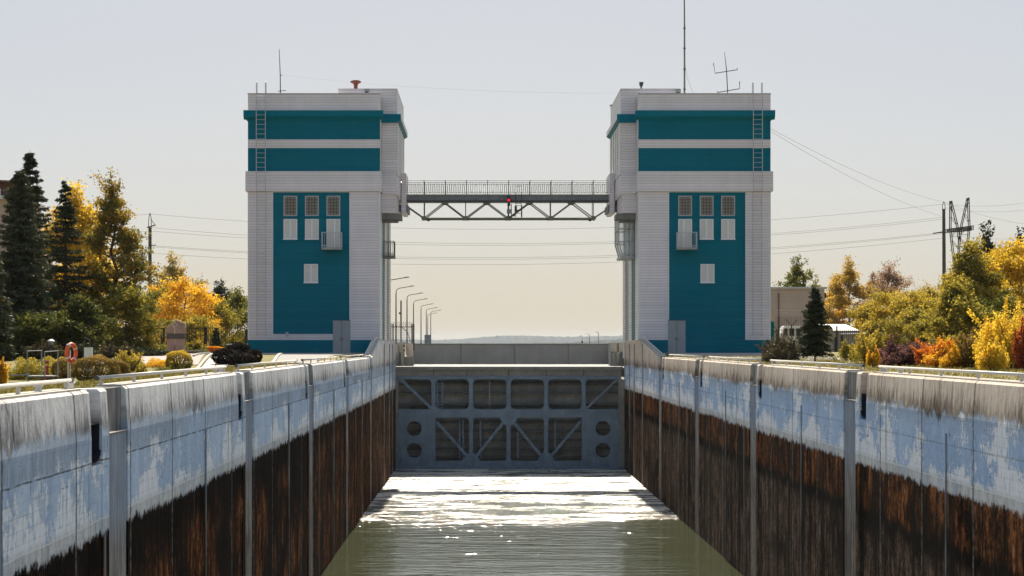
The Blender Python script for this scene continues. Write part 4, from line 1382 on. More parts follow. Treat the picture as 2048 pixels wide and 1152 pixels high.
# ---------------------------------------------------------------- foot bridge
def bridge():
    Y0 = 137.6
    sb = F / Y0
    Y1 = Y0 + 1.7
    X = lambda px: (px - CX) / sb
    Z = lambda py: CZ + (HY - py) / sb
    th = thing('footbridge', 'grey steel footbridge spanning between the two towers over the chamber', 'bridge', (TX, Y0 + 0.8, Z(403)))
    MB().box(X(801), X(1243), Y0, Y1, Z(403), Z(391)).build('deck', M['bridge_metal'], th)
    MB().box(X(801), X(1243), Y0 - 0.10, Y1 + 0.1, Z(391) + 0.003, Z(389.3)).build('deck_edge', M['gate_grey'], th)
    MB().box(X(803), X(1241), Y0 - 0.09, Y0 - 0.002, Z(404.5), Z(401)).build('deck_flange', M['dark_metal'], th)
    bot = [848, 931, 1016.5, 1101.5, 1187]
    top = [803, 889, 973.5, 1059.5, 1144.5, 1236]
    for yy in (Y0 + 0.08, Y1 - 0.08):
        tr = MB()
        for p, q in zip(bot[:-1], bot[1:]):
            tr.bar((X(p), yy, Z(436.5)), (X(q), yy, Z(436.5)), 0.105, 0.10)
        for k, p in enumerate(bot):
            for q in (top[k], top[k + 1]):
                tr.bar((X(p), yy + 0.003, Z(436)), (X(q), yy + 0.003, Z(404)), 0.085, 0.08)
            tr.bar((X(p), yy - 0.004, Z(436)), (X(p), yy - 0.004, Z(403.2)), 0.06, 0.07)
            tr.prism([(X(p - 6), Z(438.2)), (X(p + 6), Z(438.2)), (X(p + 3), Z(432)), (X(p - 3), Z(432))], yy - 0.075, yy + 0.075)
        for p in top[1:-1]:
            tr.prism([(X(p - 8), Z(403.3)), (X(p + 8), Z(403.3)), (X(p + 3), Z(407)), (X(p - 3), Z(407))], yy - 0.075, yy + 0.075)
        tr.build('truss', M['truss'], th)
    lk = MB()
    for p in bot:
        lk.bar((X(p), Y0 + 0.14, Z(437)), (X(p), Y1 - 0.14, Z(437)), 0.09, 0.09)
    lk.build('cross_strut', M['truss'], th)
    for (p) in (857, 1180):
        MB().lathe((X(p), Y0 + 0.3, Z(442)), [(0.05, 0), (0.11, 0.02), (0.11, 0.12), (0.04, 0.2)], 8).build('lamp', M['dark_metal'], th)
    # railings: posts and meander pattern
    xs = [810] + [848 + 42.4 * k for k in range(9)] + [1226]
    for yy in (Y0 + 0.02, Y1 - 0.06):
        rl = MB()
        zt, zb = Z(361.5), Z(389)
        zu, zl = Z(365.5), Z(384.5)
        for zz in (zt, zu, zl):
            rl.box(X(803), X(1232), yy, yy + 0.035, zz - 0.016, zz + 0.016)
        for k, p in enumerate(xs):
            if p < 1228:
                rl.box(X(p) - 0.028, X(p) + 0.028, yy - 0.01, yy + 0.045, zb, zt + 0.06)
        for a, b_ in zip(xs[:-1], xs[1:]):
            n = max(2, int(round((b_ - a) / 4.3)))
            for k in range(1, n):
                xx = X(a + (b_ - a) * k / n)
                lo_, hi_ = (zl, zu - 0.09) if k % 4 in (0, 1) else (zl + 0.09, zu)
                rl.box(xx - 0.014, xx + 0.014, yy + 0.006, yy + 0.026, lo_ + 0.016, hi_ - 0.016)
                if k % 2 == 0 and k + 1 < n:
                    x2 = X(a + (b_ - a) * (k + 1) / n)
                    zz = zu - 0.1 if k % 4 == 0 else zl + 0.1
                    rl.box(xx + 0.014, x2 - 0.014, yy + 0.007, yy + 0.025, zz - 0.014, zz + 0.014)
        rl.build('railing', M['truss'], th)
    # inspection ladder under the deck
    ld = MB()
    yl = Y0 - 0.16
    for p in (1031.5, 1042.5):
        ld.box(X(p) - 0.025, X(p) + 0.025, yl, yl + 0.05, Z(434), Z(385))
    for py in (372.5, 407, 411.5, 420, 427):
        ld.box(X(1031.5), X(1043), yl + 0.008, yl + 0.042, Z(py) - 0.018, Z(py) + 0.018)
    ld.box(X(1042.2), X(1044.5), yl - 0.01, yl + 0.06, Z(435), Z(411))
    ld.build('inspection_ladder', M['dark_metal'], th)
    MB().box(X(1029), X(1033.8), Y0 - 0.30, Y0 - 0.17, Z(424.5), Z(412.3)).build('junction_box', M['dark_metal'], th)
    bx = MB()
    bx.box(X(1026), X(1030), Y0 - 0.34, Y0 - 0.1, Z(433), Z(428.5))
    bx.bar((X(1028), Y0 - 0.2, Z(429)), (X(1035), Y0 - 0.2, Z(420)), 0.06)
    bx.build('searchlight', M['dark_metal'], th)
    # traffic signal, hung from the railing (a thing of its own)
    sg = thing('signal_light', 'lit red traffic signal hanging from the footbridge deck', 'traffic light', (X(1017), Y0 - 0.3, Z(436)))
    m = MB()
    m.box(X(1014.6), X(1020.4), Y0 - 0.42, Y0 - 0.2, Z(412.5), Z(391.5))
    m.build('housing', M['signal_green'], sg)
    m = MB()
    m.bar((X(1017.3), Y0 - 0.25, Z(412.5)), (X(1017.3), Y0 - 0.25, Z(437)), 0.09)
    m.bar((X(1022.3), Y0 - 0.2, Z(408)), (X(1023), Y0 - 0.2, Z(436)), 0.07)
    m.build('bracket', M['dark_metal'], sg)
    MB().box(X(1013.6), X(1021.6), Y0 - 0.36, Y0 - 0.16, Z(427.5), Z(419)).build('control_box', M['grey_metal'], sg)
    ln = MB()
    pts = []
    for k in range(20):
        t = 2 * math.pi * k / 20
        pts.append((X(1017.4) + 0.11 * math.cos(t), Z(401) + 0.11 * math.sin(t)))
    ln.prism(pts, Y0 - 0.46, Y0 - 0.421)
    ln.build('lens', M['red_lamp'], sg)
    hb = MB()
    hb.prism([(x * 1.0, z) for x, z in [(X(1017.4) + 0.2 * math.cos(t), Z(401) + 0.2 * math.sin(t)) for t in [math.pi * k / 10 for k in range(11)]] +
              [(X(1017.4) - 0.16 * math.cos(t), Z(401) + 0.16 * math.sin(t)) for t in [math.pi * k / 10 for k in range(11)]]], Y0 - 0.62, Y0 - 0.421)
    hb.build('hood', M['dark_metal'], sg)
    # bright lamp on the left landing
    la = thing('wall_lamp', 'small lit lamp on the left tower at the bridge landing', 'lamp', (X(805), Y0 - 0.3, Z(366)))
    MB().lathe((X(805.5), Y0 - 0.35, Z(366.5)), [(0.03, 0), (0.10, 0.03), (0.12, 0.09), (0.10, 0.15), (0.03, 0.18)], 12).build('bulb', M['warm_lamp'], la)
    m = MB()
    m.bar((X(803), Y0 - 0.2, Z(366)), (X(804), Y0 - 0.34, Z(364)), 0.05)
    m.bar((X(806), Y0 - 0.3, Z(368)), (X(812), Y0 - 0.3, Z(376)), 0.11)
    m.build('bracket', M['dark_metal'], la)
    return


def emis(name, col, st):
    m, t, b = new_mat(name)
    b.inputs['Base Color'].default_value = (*[c * 0.4 for c in col], 1)
    b.inputs['Emission Color'].default_value = (*col, 1)
    b.inputs['Emission Strength'].default_value = st
    return m


M['red_lamp'] = emis('red signal lens', (0.85, 0.01, 0.04), 0.32)
M['warm_lamp'] = emis('lit bulb', (1.0, 0.86, 0.62), 2.5)
M['signal_green'] = simple('signal housing', (0.02, 0.045, 0.035), 0.5, var=0.2)
bridge()

# ---------------------------------------------------------------- roof equipment
def roof_gear():
    zr = CZ + (HY - 186) / TS
    # whip antenna, left
    Y = 131.0
    th = thing('whip_antenna', 'thin whip antenna on the left tower roof', 'antenna', (gx(561, Y), Y, zr))
    MB().tube([(gx(561, Y), Y, zr - 1.0), (gx(560.5, Y), Y, gz(150, Y)), (gx(558.3, Y), Y, gz(98, Y))], [0.045, 0.035, 0.02], 6).build('rod', M['dark_metal'], th)
    m = MB()
    m.bar((gx(556, Y), Y, gz(182.5, Y)), (gx(572, Y), Y, gz(181, Y)), 0.05)
    m.bar((gx(560.5, Y), Y, gz(151, Y)), (gx(565, Y), Y, gz(150.2, Y)), 0.04)
    m.build('arm', M['dark_metal'], th)
    # rusty siren
    Y = 135.0
    b = gz(180, Y)
    x = gx(711.5, Y)
    th = thing('roof_siren', 'rusty red mushroom shaped siren on the left penthouse roof', 'siren', (x, Y, b))
    MB().lathe((x, Y, b - 0.2), [(0.16, 0), (0.15, 0.55), (0.22, 0.62)], 12).build('stem', M['rust'], th, smooth=False)
    hd = MB()
    n = 18
    for k in range(n):
        t = 2 * math.pi * k / n
        hd.bar((x + 0.2 * math.cos(t), Y + 0.2 * math.sin(t), gz(166.5, Y)), (x + 0.42 * math.cos(t), Y + 0.42 * math.sin(t), gz(163.5, Y)), 0.08, 0.16)
    hd.lathe((x, Y, gz(168, Y)), [(0.18, 0), (0.34, 0.08), (0.36, 0.18), (0.25, 0.27), (0.05, 0.3)], 16)
    hd.build('head', M['rust'], th)
    MB().lathe((x, Y, gz(161.2, Y)), [(0.30, -0.05), (0.28, 0.01), (0.05, 0.05)], 16).build('cap', M['stone_edge'], th)
    # penthouse wall lamp (left)
    Y = 130.9
    th = thing('box_floodlight', 'small dark floodlight on the left penthouse parapet', 'floodlight', (gx(734, Y), Y - 0.1, gz(184, Y)))
    MB().box(gx(729.5, Y), gx(738.5, Y), Y - 0.25, Y - 0.06, gz(184, Y), gz(178.5, Y)).build('body', M['grey_metal'], th)
    MB().box(gx(730.5, Y), gx(737, Y), Y - 0.30, Y - 0.1, gz(186, Y), gz(184.2, Y)).build('lamp', M['dark_metal'], th)
    # floodlight, right penthouse
    Y = 135.0
    x = gx(1282.5, Y)
    b = gz(180, Y)
    th = thing('roof_floodlight', 'dark floodlight on a short post on the right penthouse roof', 'floodlight', (x, Y, b))
    MB().tube([(x, Y, b - 0.1), (x, Y, gz(172, Y))], 0.06, 8).build('post', M['dark_metal'], th)
    MB().prism([(gx(1278.5, Y), gz(164.5, Y)), (gx(1286.8, Y), gz(164.5, Y)), (gx(1286, Y), gz(170, Y)), (gx(1284.5, Y), gz(173.5, Y)), (gx(1280.5, Y), gz(173.5, Y)), (gx(1279, Y), gz(170, Y))], Y - 0.15, Y + 0.15).build('lamp_head', M['dark_metal'], th)
    th = thing('box_floodlight', 'small dark floodlight hung on the right penthouse parapet', 'floodlight', (gx(1356, 130.9), 130.8, gz(186, 130.9)))
    MB().box(gx(1351.5, 130.9), gx(1361, 130.9), 130.62, 130.9, gz(186, 130.9), gz(178.8, 130.9)).build('body', M['grey_metal'], th)
    MB().box(gx(1352.5, 130.9), gx(1360, 130.9), 130.58, 130.8, gz(187.5, 130.9), gz(186.2, 130.9)).build('lamp', M['dark_metal'], th)
    # tall mast, right
    Y = 132.0
    x = gx(1369, Y)
    th = thing('radio_mast', 'tall thin dark radio mast rising from the right tower out of view', 'mast', (x, Y, zr))
    MB().tube([(x, Y, zr - 1.0), (x, Y, gz(58, Y)), (x - 0.02, Y, gz(-20, Y))], [0.075, 0.06, 0.045], 8).build('pole', M['truss'], th)
    m = MB()
    for py in (58, 98, 140, 180):
        m.lathe((x, Y, gz(py, Y)), [(0.10, 0), (0.10, 0.1)], 8)
    m.build('collar', M['dark_metal'], th)
    MB().tube([(x + 0.05, Y, gz(130, Y)), (x + 0.2, Y + 0.1, gz(152, Y)), (x + 0.7, Y + 0.2, gz(187, Y))], 0.012, 4).build('stay_wire', M['wire'], th)
    # leaning multi arm antenna
    th = thing('dipole_antenna', 'leaning antenna with two cross arms on the right tower roof', 'antenna', (gx(1457, Y), Y, zr))
    MB().tube([(gx(1457, Y), Y, zr - 0.8), (gx(1453, Y), Y, gz(140, Y)), (gx(1449, Y), Y, gz(104, Y))], [0.04, 0.035, 0.015], 6).build('rod', M['dark_metal'], th)
    for (pts) in ([(1427, 126), (1430, 146.5), (1475, 139.5), (1474.5, 136)], [(1434.5, 182), (1435, 185), (1479, 177.5), (1479.5, 163)]):
        MB().tube([(gx(a, Y), Y, gz(b_, Y)) for a, b_ in pts], 0.035, 5).build('cross_arm', M['dark_metal'], th)
    th = thing('eaves_lamp', 'small lamp on a bent arm at the right wing parapet', 'lamp', (gx(1224, 141), 141.5, gz(212, 141)))
    m = MB()
    m.tube([(gx(1226, 141), 141.5, gz(213, 141)), (gx(1223, 141), 141.4, gz(207.5, 141)), (gx(1221, 141), 141.3, gz(209, 141))], 0.04, 6)
    m.build('arm', M['dark_metal'], th)
    MB().box(gx(1220, 141), gx(1223.5, 141), 141.0, 141.3, gz(212, 141), gz(209, 141)).build('lamp_head', M['grey_metal'], th)


roof_gear()

# ---------------------------------------------------------------- pier lamps, sign board, pole, barbed fence by the left tower
def pier_lamp(X, Y, zt, label, arm=2.0):
    th = thing('street_lamp', label, 'street lamp', (X, Y, 9.5), 'street lamps along the pier behind the left tower')
    MB().tube([(X, Y, 9.4), (X, Y, 11.5), (X, Y, zt - 1.0)], [0.13, 0.11, 0.075], 8).build('pole', M['dark_metal'], th)
    MB().tube([(X, Y, zt - 1.0), (X + 0.05, Y, zt - 0.55), (X + 0.35, Y, zt - 0.3), (X + arm, Y, zt - 0.02)], [0.07, 0.06, 0.055, 0.05], 6).build('arm', M['dark_metal'], th)
    hd = MB()
    hd.prism([(X + arm - 0.05, zt - 0.08), (X + arm + 0.55, zt), (X + arm + 0.6, zt + 0.08), (X + arm + 0.1, zt + 0.1), (X + arm - 0.1, zt + 0.03)], Y - 0.12, Y + 0.12)
    hd.build('lamp_head', M['grey_metal'], th)


ys_l = [203, 238, 272, 308, 345, 381, 414]
px_l = [776, 792, 814, 827, 842, 852.5, 861.5]
pt_l = [555, 572.5, 586.5, 598, 608, 615.5, 620.5]
nm = ['nearest, half hidden by the tower', 'second in the row', 'third in the row', 'fourth in the row', 'fifth in the row', 'sixth in the row', 'seventh, tallest of the far pair']
for Y, px, pt, n_ in zip(ys_l, px_l, pt_l, nm):
    pier_lamp(gx(px, Y), Y, gz(pt, Y), 'grey lamp post with a bent arm on the pier, ' + n_)
pier_lamp(gx(855.5, 450), 450, gz(626, 450), 'shortest lamp post with a bent arm among the last on the pier', 1.9)
th = thing('notice_board', 'small grey notice board on legs on the pier behind the barrier', 'notice board', (gx(855, 200), 200, 9.5))
MB().box(gx(849, 200), gx(861.5, 200), 200, 200.12, gz(686.5, 200), gz(669.5, 200)).build('panel', M['grey_metal'], th)
for p in (851.5, 859):
    MB().box(gx(p, 200) - 0.05, gx(p, 200) + 0.05, 200.13, 200.22, 9.4, gz(670, 200)).build('leg', M['dark_metal'], th)
th = thing('camera_pole', 'thin dark pole with a small box on it behind the left tower', 'pole', (gx(802, 160), 160, 9.5))
MB().tube([(gx(802, 160), 160, 9.4), (gx(802, 160), 160, gz(601, 160))], 0.07, 6).build('pole', M['dark_metal'], th)
MB().box(gx(798, 160), gx(801.5, 160), 159.9, 160.1, gz(628.5, 160), gz(624.5, 160)).build('box', M['dark_metal'], th)
th = thing('barbed_fence', 'dark mesh fence topped with barbed wire behind the left lock wall', 'fence', (gx(805, 153), 153, 9.8))
Yf = 153.4
m = MB()
for p in (781, 786, 824, 827.5):
    m.box(gx(p, Yf) - 0.06, gx(p, Yf) + 0.06, Yf, Yf + 0.12, 9.6, gz(648, Yf))
m.build('post', M['iron'], th)
m = MB()
for k in range(24):
    p = 781 + 46 * k / 23
    m.box(gx(p, Yf) - 0.008, gx(p, Yf) + 0.008, Yf + 0.04, Yf + 0.055, 9.7, gz(655, Yf))
for py in (655, 660, 665, 670, 675, 680):
    m.box(gx(781, Yf), gx(827, Yf), Yf + 0.06, Yf + 0.075, gz(py, Yf) - 0.008, gz(py, Yf) + 0.008)
m.box(gx(760, Yf), gx(827, Yf), Yf + 0.02, Yf + 0.06, gz(653.5, Yf) - 0.025, gz(653.5, Yf) + 0.025)
m.build('mesh', M['iron'], th)
m = MB()
pts = []
for k in range(160):
    t = k / 159
    a = t * 2 * math.pi * 11
    pts.append((gx(781 + 44 * t, Yf) + 0.1 * math.cos(a), Yf + 0.05 + 0.3 * math.sin(a), gz(650, Yf) + 0.3 * math.cos(a)))
m.tube(pts, 0.012, 4, False)
m.tube([(gx(783, Yf), Yf - 0.1, gz(653, Yf)), (gx(803, Yf), Yf - 0.1, gz(654, Yf)), (gx(815, Yf), Yf - 0.1, gz(664, Yf)), (gx(821, Yf), Yf - 0.1, gz(684, Yf))], 0.03, 5)
m.build('barbed_wire', M['iron'], th)
# far lamp posts and a buoy across the water, right of the barrier
for (px, pt, l) in ((1179, 668, 'faint far lamp post right of the barrier, the shorter one'), (1197, 664, 'faint far lamp post right of the barrier, the taller one')):
    Y = 600
    th = thing('far_lamp_post', l, 'lamp post', (gx(px, Y), Y, ZU))
    MB().tube([(gx(px, Y), Y, ZU - 0.5), (gx(px, Y), Y, gz(pt + 2, Y)), (gx(px - 3, Y), Y, gz(pt, Y))], 0.12, 5).build('pole', M['grey_metal'], th)
    MB().box(gx(px - 6, Y), gx(px - 2.5, Y), Y - 0.1, Y + 0.1, gz(pt + 0.5, Y), gz(pt - 0.4, Y)).build('lamp_head', M['grey_metal'], th)
th = thing('channel_marker', 'dark round channel marker on a pole far out on the water', 'buoy', (gx(1164, 500), 500, ZU))
MB().lathe((gx(1164.5, 500), 500, gz(685.5, 500)), [(0.05, -0.15), (0.25, 0), (0.32, 0.25), (0.22, 0.5), (0.05, 0.62)], 10).build('float', M['dark_metal'], th)
MB().tube([(gx(1164.5, 500), 500, ZU - 0.5), (gx(1164.5, 500), 500, gz(675, 500))], 0.05, 5).build('pole', M['grey_metal'], th)


# ---------------------------------------------------------------- power line
def catenary(p, q, sag, n=28):
    p, q = Vector(p), Vector(q)
    return [p.lerp(q, k / n) - Vector((0, 0, sag * 4 * (k / n) * (1 - k / n))) for k in range(n + 1)]


def cable(p, q, sag, label, group, r=0.03):
    o = MB().tube(catenary(p, q, sag), r, 4, False).build('power_cable', M['wire'])
    tag(o, label, 'power cable', group)
    return o


YL = 230.0
xl_, xr_ = gx(300, YL), gx(1889, YL)
lab = 'thin overhead power cable crossing behind both towers'
grp = 'power cables between the two poles'
for (pl, pr_, sag_px) in ((491, 465, 36), (493, 467, 37.5), (462, 438, 40), (455, 434, 42), (428, 408, 40), (506, 476, 37)):
    cable((xl_, YL, gz(pl, YL)), (xr_, YL, gz(pr_, YL)), sag_px * YL / F, lab, grp, 0.017)
for (py, pl) in ((491, 489), (462, 458), (428, 424)):
    cable((xl_, YL, gz(py, YL)), (-160, YL + 20, gz(pl - 20, YL)), 2.5, 'thin overhead power cable running left from the left pole', 'power cables left of the left pole', 0.016)
# cables from the right tower to the right pole and on
lab2 = 'thin cable dropping from the right tower towards the right power pole'
for (a, b_) in (((1543, 258), (1887, 404)), ((1543, 263), (1882, 432))):
    cable((gx(a[0], 140), 140, gz(a[1], 140)), (gx(b_[0], YL), YL, gz(b_[1], YL)), 0.7, lab2, 'cables from the right tower to the pole', 0.016)
lab3 = 'thin overhead cable running right from the right power pole'
for (a, b_) in ((404, 452), (408, 398), (416, 414), (466, 472)):
    cable((xr_, YL, gz(a, YL)), (gx(2090, YL + 10), YL + 10, gz(b_, YL + 10)), 0.6, lab3, 'cables right of the right power pole', 0.015)
cable((gx(562, 131), 131, gz(150, 131)), (gx(1238, 136), 136, gz(186, 136)), 0.4, 'hair thin aerial wire strung between the two tower roofs', None, 0.004)

th = thing('power_pole', 'concrete power pole with a pointed steel head among the left trees', 'power pole', (xl_, YL, 9.5))
MB().tube([(xl_, YL, 9.4), (xl_, YL, gz(455, YL))], [0.28, 0.22], 10).build('shaft', M['pole'], th)
m = MB()
for d in (-1, 1):
    m.bar((xl_ + d * 0.2, YL, gz(456, YL)), (xl_ + d * 0.16, YL, gz(436, YL)), 0.08)
    m.bar((xl_ + d * 0.16, YL, gz(436, YL)), (xl_, YL, gz(426, YL)), 0.08)
m.bar((xl_ - 0.4, YL, gz(455, YL)), (xl_ + 0.75, YL, gz(450, YL)), 0.14)
m.bar((xl_ + 0.1, YL, gz(438, YL)), (xl_ + 0.7, YL, gz(450, YL)), 0.07)
m.bar((xl_ - 0.2, YL, gz(491, YL)), (xl_ + 0.8, YL, gz(490, YL)), 0.10)
m.build('crossarm', M['dark_metal'], th)
th = thing('power_pole', 'tall concrete power pole left of the lattice pylon', 'power pole', (xr_, YL, 9.5))
MB().tube([(xr_, YL, 9.4), (xr_ - 0.1, YL, gz(418, YL))], [0.30, 0.21], 10).build('shaft', M['pole'], th)
m = MB()
for d in (-1, 1):
    m.bar((xr_ - 0.1 + d * 0.2, YL, gz(420, YL)), (xr_ - 0.1 + d * 0.17, YL, gz(410, YL)), 0.07)
    m.bar((xr_ - 0.1 + d * 0.17, YL, gz(410, YL)), (xr_ - 0.1, YL, gz(403, YL)), 0.07)
m.build('head', M['dark_metal'], th)
m = MB()
m.tube([(xr_ - 0.1, YL, gz(463.5, YL)), (gx(1866, YL), YL, gz(467, YL))], 0.09, 6)
m.build('insulator', M['dark_metal'], th)


def lattice():
    Y = 262.0
    th = thing('lattice_pylon', 'dark lattice steel pylon with twin pointed masts and a cross truss', 'pylon', (gx(1918, Y), Y, 9.5))
    P = lambda px, py, dy=0.0: (gx(px, Y), Y + dy, gz(py, Y))

    def mast(a, b_, name):
        """two boundary chords given as pixel polylines, braced zig-zag"""
        m = MB()
        for dy in (-0.45, 0.45):
            for ch in (a, b_):
                for p, q in zip(ch[:-1], ch[1:]):
                    m.bar(P(*p, dy), P(*q, dy), 0.12)
        n = 12

        def along(ch, t):
            y0, y1 = ch[0][1], ch[-1][1]
            yy = y0 + (y1 - y0) * t
            for p, q in zip(ch[:-1], ch[1:]):
                if p[1] <= yy <= q[1] + 1e-6:
                    u = (yy - p[1]) / max(1e-6, q[1] - p[1])
                    return (p[0] + (q[0] - p[0]) * u, yy)
            return ch[-1]
        for k in range(n):
            t0, t1 = (k + 0.3) / n, (k + 1.0) / n
            p, q = (along(a, t0), along(b_, t1)) if k % 2 else (along(b_, t0), along(a, t1))
            for dy in (-0.45, 0.45):
                m.bar(P(*p, dy), P(*q, dy), 0.06)
            if k % 3 == 2:
                m.bar(P(*along(a, t1), -0.45), P(*along(b_, t1), -0.45), 0.06)
        return m.build(name, M['iron'], th)

    mast([(1901, 402), (1900.5, 455), (1904, 490), (1909, 530), (1913, 600), (1915, 690)], [(1901.8, 402), (1914, 450), (1918.5, 480), (1917, 520), (1922, 600), (1925, 690)], 'mast')
    mast([(1935.5, 395.5), (1923, 450), (1919, 480), (1916.5, 520), (1916.5, 600), (1917, 690)], [(1936.3, 395.5), (1938.5, 455), (1936, 480), (1932.5, 512), (1929, 600), (1928, 690)], 'mast')
    m = MB()
    for dy in (-0.7, 0.7):
        m.bar(P(1893, 459, dy), P(1945, 452, dy), 0.12)
        m.bar(P(1893, 464.5, dy), P(1940, 461, dy), 0.12)
        m.bar(P(1940, 461, dy), P(1945, 459, dy), 0.12)
        for k in range(14):
            x0 = 1893 + 51 * k / 13
            m.bar(P(x0, 459 - 6.8 * (x0 - 1893) / 51, dy), P(x0, 464.5 - 4.5 * (x0 - 1893) / 51, dy), 0.09)
            if k < 13:
                x1 = 1893 + 51 * (k + 1) / 13
                m.bar(P(x0, 464.5 - 4.5 * (x0 - 1893) / 51, dy), P(x1, 459 - 6.8 * (x1 - 1893) / 51, dy), 0.06)
    m.build('cross_truss', M['iron'], th)
    for px in (1901.4, 1936):
        MB().bar(P(px - 3, 397 if px > 1920 else 403), P(px + 3.5, 397 if px > 1920 else 402), 0.08).build('peak_arm', M['iron'], th)


lattice()


# ---------------------------------------------------------------- buildings behind the trees
def brick_building():
    Y = 172.0
    x0, x1 = gx(1520, Y), gx(1649, Y)
    zt = gz(577.5, Y)
    th = thing('brick_building', 'plain pale brick building with a flat roof behind the right tower', 'building', ((x0 + x1) / 2, Y + 5, 9.5))
    MB().box(x0, x1, Y, Y + 10, 9.3, zt).build('wall', M['brick'], th)
    MB().box(x0, x1 + 0.25, Y - 0.25, Y + 10.2, zt + 0.003, zt + 0.18).build('roof', M['light_grey_metal'], th)
    MB().box(x1 + 0.003, x1 + 0.25, Y + 0.3, Y + 9, zt - 0.9, zt - 0.4).build('gutter', M['dark_metal'], th)
    MB().tube([(gx(1557, Y), Y - 0.1, 9.5), (gx(1557, Y), Y - 0.1, gz(586, Y))], 0.06, 6).build('drainpipe', M['brown_roof'], th)


brick_building()


def shed():
    Y = 150.0
    th = thing('garden_shed', 'small shed with a bright pale sloping roof behind the right fence', 'shed', (gx(1690, Y), Y + 2, 9.5))
    xa, xb = gx(1655, Y), gx(1671, Y)
    zg = gz(647.5, Y)
    ze = gz(659, Y)
    xend = gx(1730, Y)
    wl = MB()
    wl.box(xa, xend - 0.1, Y, Y + 5, 9.3, ze - 0.08)
    wo = wl.build('wall', M['shed_wall'], th)
    rf = MB()
    # roof falls towards the viewer
    rf.add([(xa - 0.15, Y + 3.4, zg), (gx(1707, Y) , Y + 3.4, zg), (xend, Y - 0.3, gz(666.5, Y)), (gx(1681, Y), Y - 0.3, gz(667.5, Y)),
            (xa - 0.15, Y + 3.4, zg - 0.07), (gx(1707, Y), Y + 3.4, zg - 0.07), (xend, Y - 0.3, gz(666.5, Y) - 0.07), (gx(1681, Y), Y - 0.3, gz(667.5, Y) - 0.07)],
           [(0, 1, 2, 3), (7, 6, 5, 4), (0, 3, 7, 4), (1, 5, 6, 2), (3, 2, 6, 7), (0, 4, 5, 1)])
    rf.build('roof', M['shed_roof'], th)
    MB().box(gx(1672, Y), gx(1675, Y), Y - 0.08, Y - 0.003, 9.4, gz(652, Y)).build('corner_post', M['wood_dark'], th)
    MB().box(gx(1682, Y), gx(1686, Y), Y - 0.06, Y - 0.003, 9.4, ze - 0.5).build('door', M['wood_dark'], th)


shed()


def left_building():
    Y = 128.0
    th = thing('flat_block', 'corner of a brown topped pale building at the far left edge', 'building', (gx(-40, Y), Y + 8, 9.3))
    x1 = gx(27, Y)
    wl = MB()
    d = 7.0
    # long face turned away to the left
    xa, ya = x1 - 16, Y - 9
    zt, zb = gz(366, Y), gz(397, Y)
    wl.add([(xa, ya, 9), (x1, Y, 9), (x1, Y, zb), (xa, ya, zb), (xa, ya + 8, 9), (x1, Y + 8, 9), (x1, Y + 8, zb), (xa, ya + 8, zb)],
           [(0, 1, 2, 3), (1, 5, 6, 2), (3, 2, 6, 7), (4, 7, 6, 5), (0, 3, 7, 4)])
    wl.build('wall', M['plaster'], th)
    up = MB()
    up.add([(xa, ya + 0.3, zb + .003), (x1 - 0.2, Y + 0.3, zb + .003), (x1 - 0.2, Y + 0.3, zt), (xa, ya + 0.3, zt), (xa, ya + 8, zb + .003), (x1 - 0.2, Y + 8, zb + .003), (x1 - 0.2, Y + 8, zt), (xa, ya + 8, zt)],
           [(0, 1, 2, 3), (1, 5, 6, 2), (3, 2, 6, 7), (4, 7, 6, 5), (0, 3, 7, 4)])
    up.build('upper_storey', M['brown_roof'], th)
    u = Vector((x1 - xa, Y - ya, 0)).normalized()
    nrm = Vector((u.y, -u.x, 0))
    p1 = Vector((x1, Y, 0))
    for (a, b_, z0, z1, mt, name, off) in ((0.2, 17.5, zb - 0.1, zb + 0.14, 'white_metal', 'balcony_edge', 0.5), (2.0, 4.6, zb + 0.2, zt - 0.6, 'car_glass', 'window', -0.27), (0.9, 1.3, zb + 0.15, zt - 0.45, 'white_metal', 'window_frame', -0.25)):
        m = MB()
        q0, q1 = p1 - u * a, p1 - u * b_
        vs = []
        for q in (q0, q1):
            for o_ in (0.0, 0.06 if off < 0 else off):
                for zz in (z0, z1):
                    w_ = q + nrm * (o_ + (0.003 if off > 0 else off + 0.004))
                    vs.append((w_.x, w_.y, zz))
        m.add(vs, [(0, 1, 3, 2), (4, 6, 7, 5), (0, 4, 5, 1), (2, 3, 7, 6), (1, 5, 7, 3), (0, 2, 6, 4)])
        m.build(name, M[mt], th)
    rm = MB()
    rm.add([(xa, ya - 0.3, zt + .003), (x1 + 0.2, Y - 0.3, zt + .003), (x1 + 0.2, Y + 8.3, zt + .003), (xa, ya + 8.3, zt + .003),
            (xa, ya - 0.3, zt + .15), (x1 + 0.2, Y - 0.3, zt + .15), (x1 + 0.2, Y + 8.3, zt + .15), (xa, ya + 8.3, zt + .15)],
           [(0, 3, 2, 1), (4, 5, 6, 7), (0, 1, 5, 4), (1, 2, 6, 5), (2, 3, 7, 6), (3, 0, 4, 7)])
    rm.build('roof', M['brown_roof'], th)


left_building()


